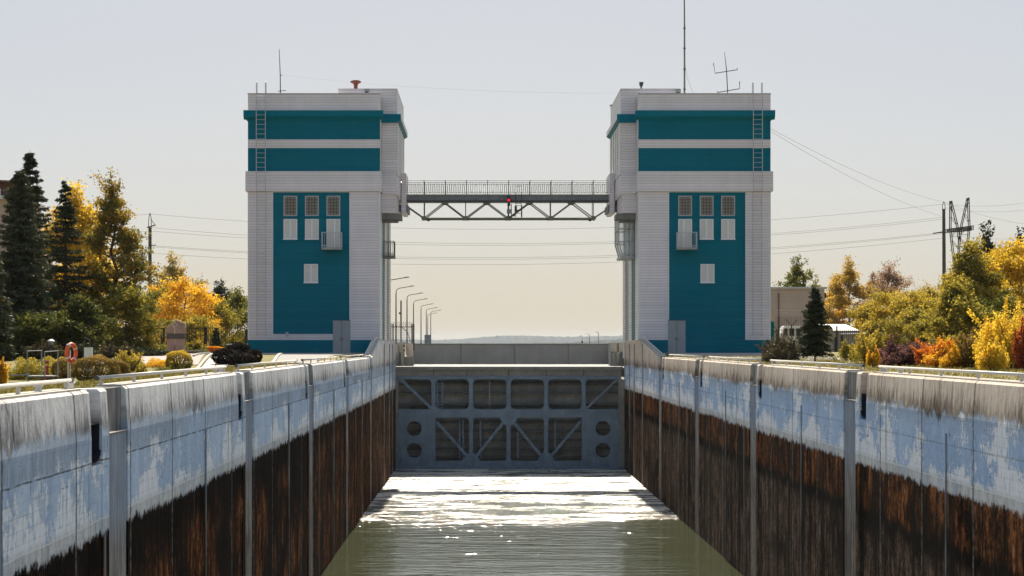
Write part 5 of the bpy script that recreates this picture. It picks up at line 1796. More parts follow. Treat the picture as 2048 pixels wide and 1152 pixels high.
def van():
    Y = 156.0
    x0, x1 = gx(1556, Y), gx(1609, Y)
    zb = 9.5
    th = thing('parked_van', 'white van parked behind the barbed iron fence beside the right tower', 'van', ((x0 + x1) / 2, Y + 1, zb))
    h = gz(651.5, Y) - zb
    L_ = x1 - x0
    prof = [(0, 0.35), (0.02, h * 0.55), (0.10, h * 0.60), (0.22, h * 0.97), (0.28, h), (0.97, h), (1.0, h * 0.93), (1.0, 0.35)]
    MB().prism([(x0 + a * L_, zb + z) for a, z in prof], Y, Y + 1.8).build('body', M['car_white'], th)
    for (a, b_) in ((0.24, 0.36), (0.42, 0.62), (0.68, 0.92)):
        MB().prism([(x0 + (a - (0.05 if a < 0.3 else 0)) * L_, zb + h * 0.60), (x0 + b_ * L_, zb + h * 0.60), (x0 + b_ * L_, zb + h * 0.9), (x0 + a * L_, zb + h * 0.9)], Y - 0.012, Y - 0.003).build('window', M['car_glass'], th)
    for a in (0.2, 0.8):
        c = x0 + a * L_
        w_ = MB()
        w_.tube([(c, Y - 0.02, zb + 0.33), (c, Y + 0.2, zb + 0.33)], 0.33, 16)
        wo = w_.build('wheel', M['tyre'], th)
        MB().tube([(c, Y - 0.035, zb + 0.33), (c, Y - 0.022, zb + 0.33)], 0.19, 12).build('rim', M['light_grey_metal'], wo)
    MB().box(x0 - 0.03, x0 - 0.003, Y + 0.2, Y + 0.5, zb + h * 0.42, zb + h * 0.52).build('headlight', M['white_metal'], th)


van()


# ---------------------------------------------------------------- fences
def iron_fence(p0, p1, z0, h, label, posts, barbed=False, step=0.16):
    p0, p1 = Vector((*p0, z0)), Vector((*p1, z0))
    th = thing('iron_fence', label, 'fence', (p0 + p1) / 2)
    d = p1 - p0
    n = int(d.length / step)
    m = MB()
    for k in range(n + 1):
        q = p0 + d * (k / n)
        m.bar(q + Vector((0, 0, 0.12)), q + Vector((0, 0, h)), 0.028)
    m.build('bars', M['iron'], th)
    for zz in (0.25, h * 0.62 if barbed else h - 0.25):
        MB().bar(p0 + Vector((0, 0.03, zz)), p1 + Vector((0, 0.03, zz)), 0.05).build('rail', M['iron'], th)
    for t, hh, w_ in posts:
        q = p0 + d * t
        m = MB()
        m.bar(q + Vector((0, 0.06, -0.2)), q + Vector((0, 0.06, hh)), w_)
        po = m.build('post', M['iron'], th)
        if barbed:
            m = MB()
            for sx in (-1, 1):
                m.bar(q + Vector((0, 0.06, hh)), q + Vector((sx * 0.5, 0.06, hh + 0.55)), 0.05)
            m.build('fork', M['iron'], po)
    if barbed:
        m = MB()
        for sx in (0.0, 0.25):
            m.tube([p0 + Vector((0, 0.06, h + 0.55 - sx)), p1 + Vector((0, 0.06, h + 0.55 - sx))], 0.02, 4)
        kk = int(d.length / 0.25)
        for k in range(kk):
            q = p0 + d * ((k + 0.5) / kk) + Vector((0, 0.06, h + 0.55))
            m.bar(q + Vector((-0.06, 0, -0.05)), q + Vector((0.06, 0, 0.05)), 0.03)
        m.build('barbed_wire', M['light_grey_metal'], th)


iron_fence((gx(270, 138), 138), (gx(497, 138), 138), 9.5, gz(650, 138) - 9.5, 'tall thin iron fence behind the stone monument on the left', [(0.245, 2.0, 0.30), (0.62, 2.05, 0.28), (0.98, 1.9, 0.2)], False, 0.17)
iron_fence((gx(1552, 148), 148), (gx(1615, 148), 148), 9.5, gz(633, 148) - 9.5, 'dark iron fence with barbed wire in front of the brick building', [(0.05, 1.9, 0.3), (0.5, 2.3, 0.1)], True, 0.15)
iron_fence((gx(1616, 147), 147), (gx(1890, 141), 141), 9.5, gz(658, 144) - 9.5, 'long dark iron fence in front of the pale roofed shed', [(0.21, 1.3, 0.25), (0.54, 1.9, 0.32), (0.83, 1.75, 0.26)], False, 0.17)

# ---------------------------------------------------------------- left garden furniture
def garden():
    # monument
    Y = 116.0
    z0 = ground_z(gx(351, Y), Y)
    P = lambda px, py: (gx(px, Y), gz(py, Y))
    th = thing('stone_monument', 'reddish stone monument with a round emblem and a dark band', 'monument', (gx(351, Y), Y, z0))
    MB().prism([P(331.5, 667), P(349, 667), P(349, 640.5), P(347, 642), P(337, 646.5), P(331.5, 648)], Y, Y + 0.35).build('slab', M['stone'], th)
    MB().prism([P(350.8, 667), P(370.5, 667), P(371, 648), P(362, 643.5), P(350.8, 639)], Y - 0.03, Y + 0.35).build('slab', M['stone'], th)
    MB().box(gx(333, Y), gx(369.5, Y), Y - 0.05, Y + 0.38, gz(677.8, Y), gz(667.2, Y)).build('band', M['stone_band'], th)
    MB().box(gx(334, Y), gx(349.3, Y), Y, Y + 0.35, gz(702, Y), gz(678, Y)).build('plinth', M['stone'], th)
    MB().box(gx(350.6, Y), gx(368, Y), Y, Y + 0.35, gz(702, Y), gz(678, Y)).build('plinth', M['stone'], th)
    MB().box(gx(349.4, Y), gx(350.5, Y), Y - 0.02, Y + 0.3, gz(690, Y), gz(678.1, Y)).build('joint', M['stone_edge'], th)
    e = MB()
    e.bar((gx(350.0, Y), Y - 0.05, gz(639, Y)), (gx(350.0, Y), Y - 0.05, gz(645.5, Y)), 0.09, 0.05)
    e.bar((gx(350.3, Y), Y - 0.05, gz(638.6, Y)), (gx(371, Y), Y - 0.05, gz(647.3, Y)), 0.06, 0.1)
    e.bar((gx(371.2, Y), Y - 0.05, gz(647, Y)), (gx(371, Y), Y - 0.05, gz(655, Y)), 0.05, 0.1)
    e.bar((gx(349.8, Y), Y - 0.05, gz(656, Y)), (gx(349.8, Y), Y - 0.05, gz(667, Y)), 0.06, 0.05)
    cx, cz = gx(350.8, Y), gz(649.5, Y)
    e.tube([(cx + 0.19 * math.cos(t), Y - 0.05, cz + 0.19 * math.sin(t)) for t in [math.pi * 0.5 + math.pi * k / 10 for k in range(11)]], 0.03, 5)
    e.build('edging', M['stone_edge'], th)
    em = MB()
    em.prism([(cx + 0.14 * math.cos(2 * math.pi * k / 16), cz + 0.14 * math.sin(2 * math.pi * k / 16)) for k in range(16)], Y - 0.07, Y - 0.031)
    eo = em.build('emblem', M['stone_edge'], th)
    m = MB()
    for k in range(3):
        t = 2 * math.pi * k / 3 + 0.5
        m.tube([(cx + 0.05 * math.cos(t) + 0.04 * math.cos(u * math.pi / 4), Y - 0.075, cz + 0.05 * math.sin(t) + 0.04 * math.sin(u * math.pi / 4)) for u in range(9)], 0.012, 4, False)
    m.build('ornament', M['stone_band'], eo)
    ins = MB()
    for (a, b_, c, d) in ((361, 366, 649, 650.6),):
        ins.box(gx(a, Y), gx(a + 2, Y), Y - 0.045, Y - 0.031, gz(d, Y), gz(c, Y))
        ins.box(gx(b_ - 2, Y), gx(b_, Y), Y - 0.045, Y - 0.031, gz(d, Y), gz(c, Y))
    ins.build('inscription', M['stone_band'], th)
    # planter kerb walls
    Y = 119.0
    th = thing('planter_wall', 'low grey planter wall with a pale top at the foot of the monument', 'low wall', (gx(350, Y), Y, 9.4))
    MB().box(gx(284, Y), gx(409, Y), Y, Y + 0.35, 9.3, gz(702.8, Y)).build('wall', M['dark_concrete'], th)
    MB().box(gx(284, Y), gx(409, Y), Y - 0.06, Y + 0.4, gz(702.8, Y) + 0.003, gz(701.6, Y)).build('cap', M['coping'], th)
    # kerb between pavement and lawn
    o = MB()
    for k in range(10):
        t0, t1 = k / 10, (k + 0.98) / 10
        a = Vector((-12.95, 108, 0)).lerp(Vector((-10.35, 82, 0)), t0)
        b_ = Vector((-12.95, 108, 0)).lerp(Vector((-10.35, 82, 0)), t1)
        za, zb = ground_z(a.x, a.y), ground_z(b_.x, b_.y)
        o.bar((a.x, a.y, za + 0.04), (b_.x, b_.y, zb + 0.04), 0.16, 0.18)
    o = o.build('kerb', M['coping'])
    o['kind'] = 'structure'
    # kerb lines along the path
    for (p, q) in (((-16.8, 98), (-19.1, 118)), ((-13.3, 78), (-19.0, 122))):
        o = MB()
        for k in range(12):
            a = Vector((*p, 0)).lerp(Vector((*q, 0)), k / 12)
            b_ = Vector((*p, 0)).lerp(Vector((*q, 0)), (k + 0.985) / 12)
            o.bar((a.x, a.y, ground_z(a.x, a.y) + 0.05), (b_.x, b_.y, ground_z(b_.x, b_.y) + 0.05), 0.13, 0.2)
        o = o.build('kerb', M['coping'])
        o['kind'] = 'structure'
    # low chain fence beside the white path
    th = thing('low_fence', 'low thin dark post and rail fence beside the bright path', 'fence', (-13.6, 92, 9.2))
    a, b_ = Vector((-13.3, 84, 0)), Vector((-15.5, 101, 0))
    pts = []
    for k in range(6):
        q = a.lerp(b_, k / 5)
        z0 = ground_z(q.x, q.y)
        MB().bar((q.x, q.y, z0 - 0.1), (q.x, q.y, z0 + 0.45), 0.035).build('post', M['iron'], th)
        pts.append((q.x, q.y, z0 + 0.44))
    MB().tube(pts, 0.018, 5).build('rail', M['iron'], th)
    # steel landing stage with handrails
    Y = 66.0
    s_ = F / Y
    th = thing('steel_stair', 'grey steel stair head with two upright hoop handrails beside the left wall', 'stair', (gx(82, Y), Y, 8.7))
    zp = gz(754, Y)
    MB().box(gx(54, Y), gx(106, Y), Y - 0.1, Y + 0.9, zp, zp + 0.05).build('platform', M['grey_metal'], th)
    for (pa, pb, ya, yb_) in ((54.5, 72.5, 702, 701), (89.5, 105.5, 703.5, 701.5)):
        m = MB()
        m.tube([(gx(pa, Y), Y, gz(760, Y)), (gx(pa, Y), Y, gz(ya, Y)), (gx(pb, Y), Y + 0.8, gz(yb_, Y + 0.8)), (gx(pb, Y), Y + 0.8, zp - 0.1)], 0.028, 6)
        m.build('handrail', M['grey_metal'], th)
    m = MB()
    for p in (55, 88, 105):
        m.bar((gx(p, Y), Y + 0.1, 8.4), (gx(p, Y), Y + 0.1, zp), 0.04)
    m.bar((gx(15, Y), Y + 0.2, gz(751.5, Y)), (gx(54, Y), Y + 0.2, gz(749, Y)), 0.05, 0.4)
    m.build('support', M['grey_metal'], th)
    # life ring on its stand
    Y = 65.0
    cx, cz = gx(144, Y), gz(705.5, Y)
    st = thing('ring_stand', 'thin pale two legged stand carrying the orange life ring', 'stand', (cx - 0.1, Y, 8.7))
    m = MB()
    for p in (136.2, 140.5):
        m.tube([(gx(p, Y), Y, 8.5), (gx(p, Y), Y, gz(700, Y))], 0.022, 6)
    m.build('legs', M['white_metal'], st)
    MB().tube([(cx - 0.28, Y + 0.06, gz(712, Y)), (cx - 0.26, Y + 0.06, gz(698, Y)), (cx - 0.14, Y + 0.06, gz(689, Y)), (cx - 0.02, Y + 0.06, gz(687.3, Y))], 0.012, 5).build('hoop', M['white_metal'], st)
    rg = MB()
    tilt = R(68)
    n, k_ = 28, 10
    r0, r1 = 0.295, 0.075
    for a in range(n):
        A = 2 * math.pi * a / n
        for b_ in range(k_):
            B = 2 * math.pi * b_ / k_
            rr = r0 + r1 * math.cos(B)
            x, z, y = rr * math.cos(A), rr * math.sin(A) * 1.08, r1 * 1.1 * math.sin(B)
            rg.v.append((cx + x * math.cos(tilt) - y * math.sin(tilt), Y - 0.12 + x * math.sin(tilt) + y * math.cos(tilt), cz + z))
    rg.f = [(a * k_ + b_, a * k_ + (b_ + 1) % k_, ((a + 1) % n) * k_ + (b_ + 1) % k_, ((a + 1) % n) * k_ + b_) for a in range(n) for b_ in range(k_)]
    rth = thing('life_ring', 'orange life ring with white bands hung on its stand by the hedge', 'life ring', (cx, Y, cz))
    rg.build('ring', M['orange_foam'], rth, smooth=True)
    bd = MB()
    for A0 in (0.5, 2.1, 3.6, 5.2):
        for q in range(3):
            pass
        base = len(bd.v)
        for e_ in range(4):
            A = A0 + 0.07 * e_
            for b_ in range(k_):
                B = 2 * math.pi * b_ / k_
                rr = r0 + (r1 + 0.008) * math.cos(B)
                x, z, y = rr * math.cos(A), rr * math.sin(A) * 1.08, (r1 * 1.1 + 0.008) * math.sin(B)
                bd.v.append((cx + x * math.cos(tilt) - y * math.sin(tilt), Y - 0.12 + x * math.sin(tilt) + y * math.cos(tilt), cz + z))
        bd.f += [(base + e_ * k_ + b_, base + e_ * k_ + (b_ + 1) % k_, base + (e_ + 1) * k_ + (b_ + 1) % k_, base + (e_ + 1) * k_ + b_) for e_ in range(3) for b_ in range(k_)]
    bd.build('band', M['white_metal'], rth, smooth=True)
    # red hydrants
    def hydrant(px, pt, Y, label, mat):
        x = gx(px, Y)
        z0 = ground_z(x, Y)
        zt = gz(pt, Y)
        th = thing('fire_hydrant', label, 'hydrant', (x, Y, z0))
        MB().lathe((x, Y, z0 - 0.1), [(0.09, 0), (0.075, 0.06), (0.06, 0.1), (0.06, zt - z0 - 0.05)], 12).build('barrel', mat, th, smooth=False)
        MB().lathe((x, Y, zt - 0.06), [(0.075, 0), (0.085, 0.04), (0.06, 0.11), (0.02, 0.14)], 12).build('cap', M['rust'], th)
        MB().tube([(x - 0.1, Y, zt - 0.2), (x + 0.1, Y, zt - 0.2)], 0.035, 8).build('nozzle', mat, th)
    hydrant(94.5, 724, 70.0, 'dark red upright hydrant post behind the steel stair', M['hydrant'])
    # white cabinet
    Y = 78.0
    th = thing('utility_cabinet', 'pale grey upright utility cabinet rising behind the brown hedge', 'cabinet', (gx(175.5, Y), Y, 8.8))
    MB().box(gx(168, Y), gx(183, Y), Y, Y + 0.3, 8.7, gz(695.5, Y)).build('body', M['white_metal'], th)
    MB().box(gx(167.5, Y), gx(183.5, Y), Y - 0.02, Y + 0.32, gz(695.5, Y) + 0.003, gz(694.6, Y)).build('lid', M['light_grey_metal'], th)
    MB().box(gx(169.5, Y), gx(179.5, Y), Y - 0.012, Y - 0.003, gz(714, Y), gz(697, Y)).build('door', M['white_metal'], th)
    # garden lantern
    Y = 92.0
    x = gx(102, Y)
    th = thing('garden_lantern', 'weathered garden lantern with a pale cap under the left spruces', 'lantern', (x, Y, ground_z(x, Y)))
    z0 = ground_z(x, Y)
    MB().lathe((x, Y, z0), [(0.10, 0), (0.06, 0.1), (0.05, gz(693, Y) - z0)], 10).build('post', M['old_frame'], th)
    MB().lathe((x, Y, gz(693, Y)), [(0.09, 0), (0.14, 0.15), (0.10, 0.3)], 10).build('lamp', M['old_frame'], th)
    MB().lathe((x, Y, gz(683, Y)), [(0.22, 0), (0.18, 0.06), (0.05, 0.12)], 10).build('cap', M['white_metal'], th)
    # bench
    Y = 96.0
    z0 = ground_z(gx(26, Y), Y)
    th = thing('park_bench', 'dark wooden bench under the spruces at the left edge', 'bench', (gx(26, Y), Y, z0))
    MB().box(gx(9, Y), gx(44, Y), Y, Y + 0.45, z0 + 0.42, z0 + 0.48).build('seat', M['wood_dark'], th)
    MB().box(gx(9, Y), gx(44, Y), Y + 0.47, Y + 0.53, z0 + 0.55, z0 + 0.9).build('backrest', M['wood_dark'], th)
    for p in (11, 40):
        MB().box(gx(p, Y), gx(p + 3, Y), Y + 0.03, Y + 0.52, z0 - 0.1, z0 + 0.417).build('leg', M['iron'], th)
    # faded post in the shrubs on the right
    hydrant(1930, 690, 70.0, 'faded pinkish hydrant post between the orange and olive shrubs', M['faded'])


M['faded'] = simple('faded paint', (0.50, 0.24, 0.17), 0.7, var=0.4, scale=8)
garden()
# small white marker plate on the right fence
o = MB().box(gx(1850, 141), gx(1856, 141), 140.7, 140.76, gz(680, 141), gz(674, 141)).build('warning_plate', M['white_metal'])
tag(o, 'small white plate on the right iron fence', 'sign')


# ---------------------------------------------------------------- foliage
def leaf_object(name, pts, size, mat, parent, tint, aspect=0.6, normals=None, seed=0):
    """a cloud of small diamond shaped leaves"""
    rng = np.random.default_rng(seed)
    pts = np.asarray(pts, dtype=np.float64)
    n = len(pts)
    off = np.array(origin(parent))
    u = rng.normal(size=(n, 3))
    if normals is not None:
        u = normals + 0.35 * u * np.linalg.norm(normals, axis=1, keepdims=True)
    u /= np.linalg.norm(u, axis=1, keepdims=True) + 1e-9
    v = rng.normal(size=(n, 3))
    v -= (v * u).sum(1, keepdims=True) * u
    v /= np.linalg.norm(v, axis=1, keepdims=True) + 1e-9
    sz = (size * rng.uniform(0.65, 1.35, n))[:, None]
    a, b_ = u * sz * 0.5, v * sz * 0.5 * aspect
    co = np.empty((n, 4, 3))
    bend = np.cross(u, v) * sz * 0.10
    co[:, 0], co[:, 1], co[:, 2], co[:, 3] = pts - a, pts - b_ + bend, pts + a, pts + b_ + bend
    co = (co.reshape(-1, 3) - off).astype(np.float32)
    me = bpy.data.meshes.new(name)
    me.vertices.add(n * 4)
    me.vertices.foreach_set('co', co.ravel())
    me.loops.add(n * 4)
    me.loops.foreach_set('vertex_index', np.arange(n * 4, dtype=np.int32))
    me.polygons.add(n)
    me.polygons.foreach_set('loop_start', np.arange(0, n * 4, 4, dtype=np.int32))
    try:
        me.polygons.foreach_set('loop_total', np.full(n, 4, dtype=np.int32))
    except Exception:
        pass
    at_ = me.attributes.new('tint', 'FLOAT', 'FACE')
    at_.data.foreach_set('value', np.clip(tint, 0, 1).astype(np.float32))
    me.update(calc_edges=True)
    me.materials.append(mat)
    o = bpy.data.objects.new(name, me)
    C.objects.link(o)
    if parent is not None:
        o.parent = parent
    return o


def envelope(shape, t):
    if shape == 'cone':
        return (1 - t) ** 0.8 * min(1, t * 6 + 0.3)
    if shape == 'column':
        return min(1, t * 5 + 0.35) * (1 - t ** 3) ** 0.7
    if shape == 'tear':
        return (1 - t) ** 0.62 * min(1, t * 7 + 0.55)
    if shape == 'round':
        return math.sqrt(max(0.0, 1 - (2 * t - 1) ** 2)) * 0.95 + 0.05
    if shape == 'egg':
        return math.sin(math.pi * min(1, 0.12 + 0.88 * t) ** 0.75) ** 0.8 if t < 1 else 0
    return 1.0


def broadleaf(label, px, base_py, top_py, half_w_px, Y, mat, n=9000, size=0.17, shape='egg', crown0=0.25, limbs=26, spread=0.16, seed=1, bark='bark',
              lean=0.0, tint_bias=0.0, group=None, name='deciduous_tree', cat='tree', grad=0.0):
    rng = np.random.default_rng(seed)
    x = gx(px, Y)
    z0 = ground_z(x, Y)
    zt = gz(top_py, Y)
    H = zt - z0
    Rw = half_w_px * Y / F * 1.12
    th = thing(name, label, cat, (x, Y, z0), group)
    tr = MB()
    k = 8
    path = [Vector((x + lean * H * (i / k) + rng.normal() * 0.012 * H * (i > 0), Y + rng.normal() * 0.01 * H * (i > 0), z0 - 0.2 + (H * 0.90 + 0.2) * i / k)) for i in range(k + 1)]
    r0 = max(0.06, H * 0.016)
    tr.tube(path, [r0 * (1 - 0.9 * i / k) + 0.01 for i in range(k + 1)], 7)

    def tp(t):
        f_ = min(k - 1e-6, max(0, t * k))
        i = int(f_)
        return path[i].lerp(path[i + 1], f_ - i)
    pts, tint = [], []
    per = max(4, n // (limbs * 5))
    for l in range(limbs):
        u = (l + rng.random()) / limbs
        t = crown0 + (1 - crown0) * u
        env = max(envelope(shape, u), 0.22) * Rw
        ang = l * 2.39996 + rng.normal() * 0.4
        ln = env * rng.uniform(0.65, 1.12)
        p0 = tp(max(0.05, t - 0.10 - 0.05 * rng.random()))
        rise = ln * rng.uniform(0.15, 0.7) + 0.02 * H
        p1 = Vector((tp(t).x + math.cos(ang) * ln, tp(t).y + math.sin(ang) * ln, min(zt - 0.1, p0.z + rise)))
        midp = p0.lerp(p1, 0.5) + Vector((0, 0, -0.06 * ln))
        rr = r0 * 0.33 * (1 - 0.6 * u) + 0.008
        tr.tube([p0, midp, p1], [rr, rr * 0.6, rr * 0.2], 5, False)
        for s_ in range(5):
            f_ = rng.uniform(0.35, 1.05)
            q0 = p0.lerp(p1, min(1, f_))
            dirv = Vector((math.cos(ang + rng.normal() * 0.9), math.sin(ang + rng.normal() * 0.9), rng.normal() * 0.45 + 0.15)).normalized()
            q1 = q0 + dirv * (ln * rng.uniform(0.18, 0.5) + 0.03 * H)
            tr.tube([q0, q1], [rr * 0.35, rr * 0.12], 4, False)
            ct = rng.uniform(0, 1)
            m_ = int(per * rng.uniform(0.5, 1.5))
            tt = rng.random(m_)
            base = np.array(q0)[None] * (1 - tt[:, None]) + np.array(q1)[None] * tt[:, None]
            sig = spread * Rw * rng.uniform(0.5, 1.1)
            pts.append(base + rng.normal(size=(m_, 3)) * np.array([sig, sig, sig * 0.6]))
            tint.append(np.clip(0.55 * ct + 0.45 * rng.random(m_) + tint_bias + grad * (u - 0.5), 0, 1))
    m_ = n // 25
    for q in range(6):
        q0 = tp(rng.uniform(0.78, 0.98))
        q1 = Vector((tp(1.0).x + rng.normal() * 0.20 * Rw, tp(1.0).y + rng.normal() * 0.20 * Rw, zt - rng.uniform(0.0, 0.09) * H))
        tr.tube([q0, q1], [r0 * 0.15, 0.008], 4, False)
        mq = max(8, m_ // 6)
        tt = rng.random(mq)
        base = np.array(q0)[None] * (1 - tt[:, None]) + np.array(q1)[None] * tt[:, None]
        sg = 0.75 * spread * Rw
        pts.append(base + rng.normal(size=(mq, 3)) * np.array([sg, sg, sg * 0.7]))
        tint.append(np.clip(0.5 * rng.random() + 0.45 * rng.random(mq) + tint_bias + grad * 0.4, 0, 1))
    tr.build('trunk', M[bark], th)
    P = np.concatenate(pts)
    T = np.concatenate(tint)
    keep = P[:, 2] > z0 + 0.05
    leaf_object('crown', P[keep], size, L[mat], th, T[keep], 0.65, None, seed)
    return th


def spruce(label, px, base_py, top_py, half_w_px, Y, mat='spruce', n=12000, size=0.22, seed=1, skirt=0.06, group=None, name='spruce_tree', gaps=0.0, whorls=26, pw=0.72):
    rng = np.random.default_rng(seed)
    x = gx(px, Y)
    z0 = ground_z(x, Y)
    zt = gz(top_py, Y)
    H = zt - z0
    Rw = half_w_px * Y / F
    th = thing(name, label, 'tree', (x, Y, z0), group)
    tr = MB()
    r0 = max(0.05, 0.014 * H)
    tr.tube([(x, Y, z0 - 0.2), (x, Y, z0 + H * 0.5), (x, Y, zt)], [r0, r0 * 0.6, 0.01], 7)
    pts, tint, nor = [], [], []
    nb_tot = whorls * 8
    per = max(8, n // nb_tot)
    for w_ in range(whorls):
        u = (w_ + 0.3 * rng.random()) / whorls
        zc = z0 + H * (skirt + (1 - skirt) * u)
        rad = Rw * 1.25 * ((1 - u) ** pw) * (0.75 + 0.25 * min(1, u * 5)) + 0.08
        for b_ in range(8):
            if rng.random() < gaps:
                continue
            ang = 2 * math.pi * (b_ + rng.random()) / 8 + w_
            zj = rng.uniform(-0.5, 0.5) * H * (1 - skirt) / whorls
            ln = rad * rng.uniform(0.72, 1.18)
            droop = ln * (0.32 - 0.55 * u) + rng.normal() * 0.05 * ln
            p0 = np.array((x, Y, min(zt - 0.05, zc + zj)))
            d = np.array((math.cos(ang), math.sin(ang), 0))
            m_ = max(6, int(per * (0.35 + 1.3 * (1 - u))))
            t = rng.random(m_) ** 0.7
            base = p0[None] + d[None] * (ln * t)[:, None]
            base[:, 2] += -droop * t ** 1.2 + 0.22 * ln * np.maximum(0, t - 0.75)
            side = np.array((-d[1], d[0], 0))
            wdt = 0.24 * ln * (1 - 0.7 * t) + 0.03
            base += side[None] * (rng.normal(size=m_) * wdt)[:, None]
            base[:, 2] -= np.abs(rng.normal(size=m_)) * 0.10 * (0.4 + ln * 0.35)
            pts.append(base)
            nn = d[None] * 0.8 + side[None] * rng.normal(size=(m_, 1)) * 0.7 + np.array((0, 0, -0.45))[None]
            nor.append(nn)
            ct = rng.random()
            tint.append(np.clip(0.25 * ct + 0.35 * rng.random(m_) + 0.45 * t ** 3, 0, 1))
            if w_ % 2 == 0 and b_ % 2 == 0:
                e = p0 + d * ln * 0.8 + np.array((0, 0, -droop * 0.75))
                tr.tube([tuple(p0), tuple(e)], [r0 * 0.2 * (1 - u) + 0.008, 0.005], 4, False)
    tr.build('trunk', M['bark'], th)
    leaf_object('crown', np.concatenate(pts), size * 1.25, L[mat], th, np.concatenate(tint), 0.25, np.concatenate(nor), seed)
    return th


def bush(label, px, base_py, top_py, half_w_px, Y, mat, n=5000, size=0.09, seed=1, lumps=9, name='shrub', cat='shrub', clipped=False, group=None, zbase=None, grad=0.25, depth=1.0):
    rng = np.random.default_rng(seed)
    x = gx(px, Y)
    z0 = ground_z(x, Y) if zbase is None else zbase
    zt = gz(top_py, Y)
    H = max(0.15, zt - z0)
    Rw = half_w_px * Y / F
    th = thing(name, label, cat, (x, Y, z0), group)
    st = MB()
    for k in range(7):
        a = rng.uniform(0, 6.28)
        st.tube([(x + 0.1 * math.cos(a) * Rw, Y + 0.1 * math.sin(a) * Rw, z0 - 0.05), (x + 0.35 * math.cos(a) * Rw, Y + 0.35 * math.sin(a) * Rw, z0 + H * 0.5), (x + 0.6 * math.cos(a) * Rw, Y + 0.6 * math.sin(a) * Rw, z0 + H * 0.8)], [0.03 * H + 0.006, 0.02 * H + 0.004, 0.004], 4)
    st.build('stems', M['bark'], th)
    pts, tint = [], []
    if clipped:
        d = rng.normal(size=(n, 3))
        d /= np.linalg.norm(d, axis=1, keepdims=True)
        rr = 1 - np.abs(rng.normal(size=(n, 1))) * 0.10
        wob = 1 + 0.06 * np.sin(d[:, :1] * 7 + seed) + 0.05 * np.sin(d[:, 1:2] * 9) + 0.04 * np.sin(d[:, 2:] * 11 + 2)
        p = d * rr * wob
        p[:, 2] = np.sign(p[:, 2]) * np.abs(p[:, 2]) ** 0.8
        P = np.stack([x + p[:, 0] * Rw, Y + p[:, 1] * Rw * depth, z0 + H * 0.5 + p[:, 2] * H * 0.5], 1)
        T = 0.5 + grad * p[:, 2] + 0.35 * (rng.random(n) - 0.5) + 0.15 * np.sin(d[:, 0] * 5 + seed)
        pts.append(P)
        tint.append(T)
    else:
        per = n // lumps
        for l in range(lumps):
            a = rng.uniform(0, 6.28)
            q = math.sqrt(rng.random()) * 0.75
            lx, ly = math.cos(a) * q * Rw, math.sin(a) * q * Rw * depth
            lh = H * (1 - 0.55 * q * q) * rng.uniform(0.62, 1.0)
            lr = Rw * rng.uniform(0.28, 0.48)
            d = rng.normal(size=(per, 3))
            d /= np.linalg.norm(d, axis=1, keepdims=True)
            rr = rng.random((per, 1)) ** 0.45 * rng.uniform(0.85, 1.15) * (1 + 0.22 * np.sin(d[:, :1] * 6 + l) * np.sin(d[:, 2:] * 7 + 2 * l) + 0.12 * rng.normal(size=(per, 1)))
            p = d * rr
            P = np.stack([x + lx + p[:, 0] * lr, Y + ly + p[:, 1] * lr, z0 + lh * 0.55 + p[:, 2] * lh * 0.45], 1)
            ct = rng.random()
            pts.append(P)
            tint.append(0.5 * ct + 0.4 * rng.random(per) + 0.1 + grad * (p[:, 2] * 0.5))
            # a few free twigs
            m_ = per // 5
            tt = rng.random(m_)
            e = np.array((x + lx + rng.normal() * lr * 0.9, Y + ly, z0 + lh * rng.uniform(1.05, 1.3)))
            s0 = np.array((x + lx, Y + ly, z0 + lh * 0.6))
            pts.append(s0[None] * (1 - tt[:, None]) + e[None] * tt[:, None] + rng.normal(size=(m_, 3)) * lr * 0.10)
            tint.append(0.5 * ct + 0.4 * rng.random(m_) + 0.15)
    P = np.concatenate(pts)
    T = np.concatenate(tint)
    keep = P[:, 2] > z0
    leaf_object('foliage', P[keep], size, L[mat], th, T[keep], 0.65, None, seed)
    return th


# --- left bank trees
spruce('tall dark spruce at the left edge, front one of the two', 40, 720, 338, 60, 100, 'bluespruce', 26000, 0.24, 21, 0.10, gaps=0.06, whorls=34, pw=0.62)
spruce('tallest spruce rising behind the front left one', 60, 715, 300, 60, 113, 'spruce', 22000, 0.26, 22, 0.10, gaps=0.10, whorls=32, pw=0.75)
spruce('slim dark spruce in front of golden leaves', 131, 708, 360, 56, 108, 'spruce', 17000, 0.23, 23, 0.06, gaps=0.22, whorls=26, pw=0.80)
spruce('spruce boughs reaching in from the left edge', -16, 710, 470, 42, 92, 'bluespruce', 9000, 0.22, 24, 0.05)
broadleaf('golden yellow tree showing between the two dark spruces', 146, 700, 362, 74, 126, 'yellow', 34000, 0.22, 'column', 0.06, 56, 0.14, 31, tint_bias=0.0)
broadleaf('golden low tree glowing under the left spruces', 60, 705, 540, 85, 130, 'yellow', 11000, 0.22, 'round', 0.10, 26, 0.2, 32)
broadleaf('tall olive and yellow maple left of the power pole', 227, 705, 338, 82, 110, 'olive', 30000, 0.17, 'tear', 0.10, 60, 0.085, 33, grad=0.25, tint_bias=0.2)
broadleaf('dense green undergrowth tree at the foot of the olive maple', 252, 705, 572, 62, 106, 'yellowgreen', 18000, 0.16, 'round', 0.03, 34, 0.12, 34, tint_bias=-0.22)
broadleaf('low dark green tree between the slim spruce and the maple', 158, 708, 590, 56, 98, 'olive', 15000, 0.17, 'egg', 0.03, 26, 0.13, 35, tint_bias=-0.28)
broadleaf('dark leafy tree low under the left spruces', 70, 715, 628, 60, 96, 'olive', 9000, 0.17, 'round', 0.03, 22, 0.15, 30, tint_bias=-0.3)
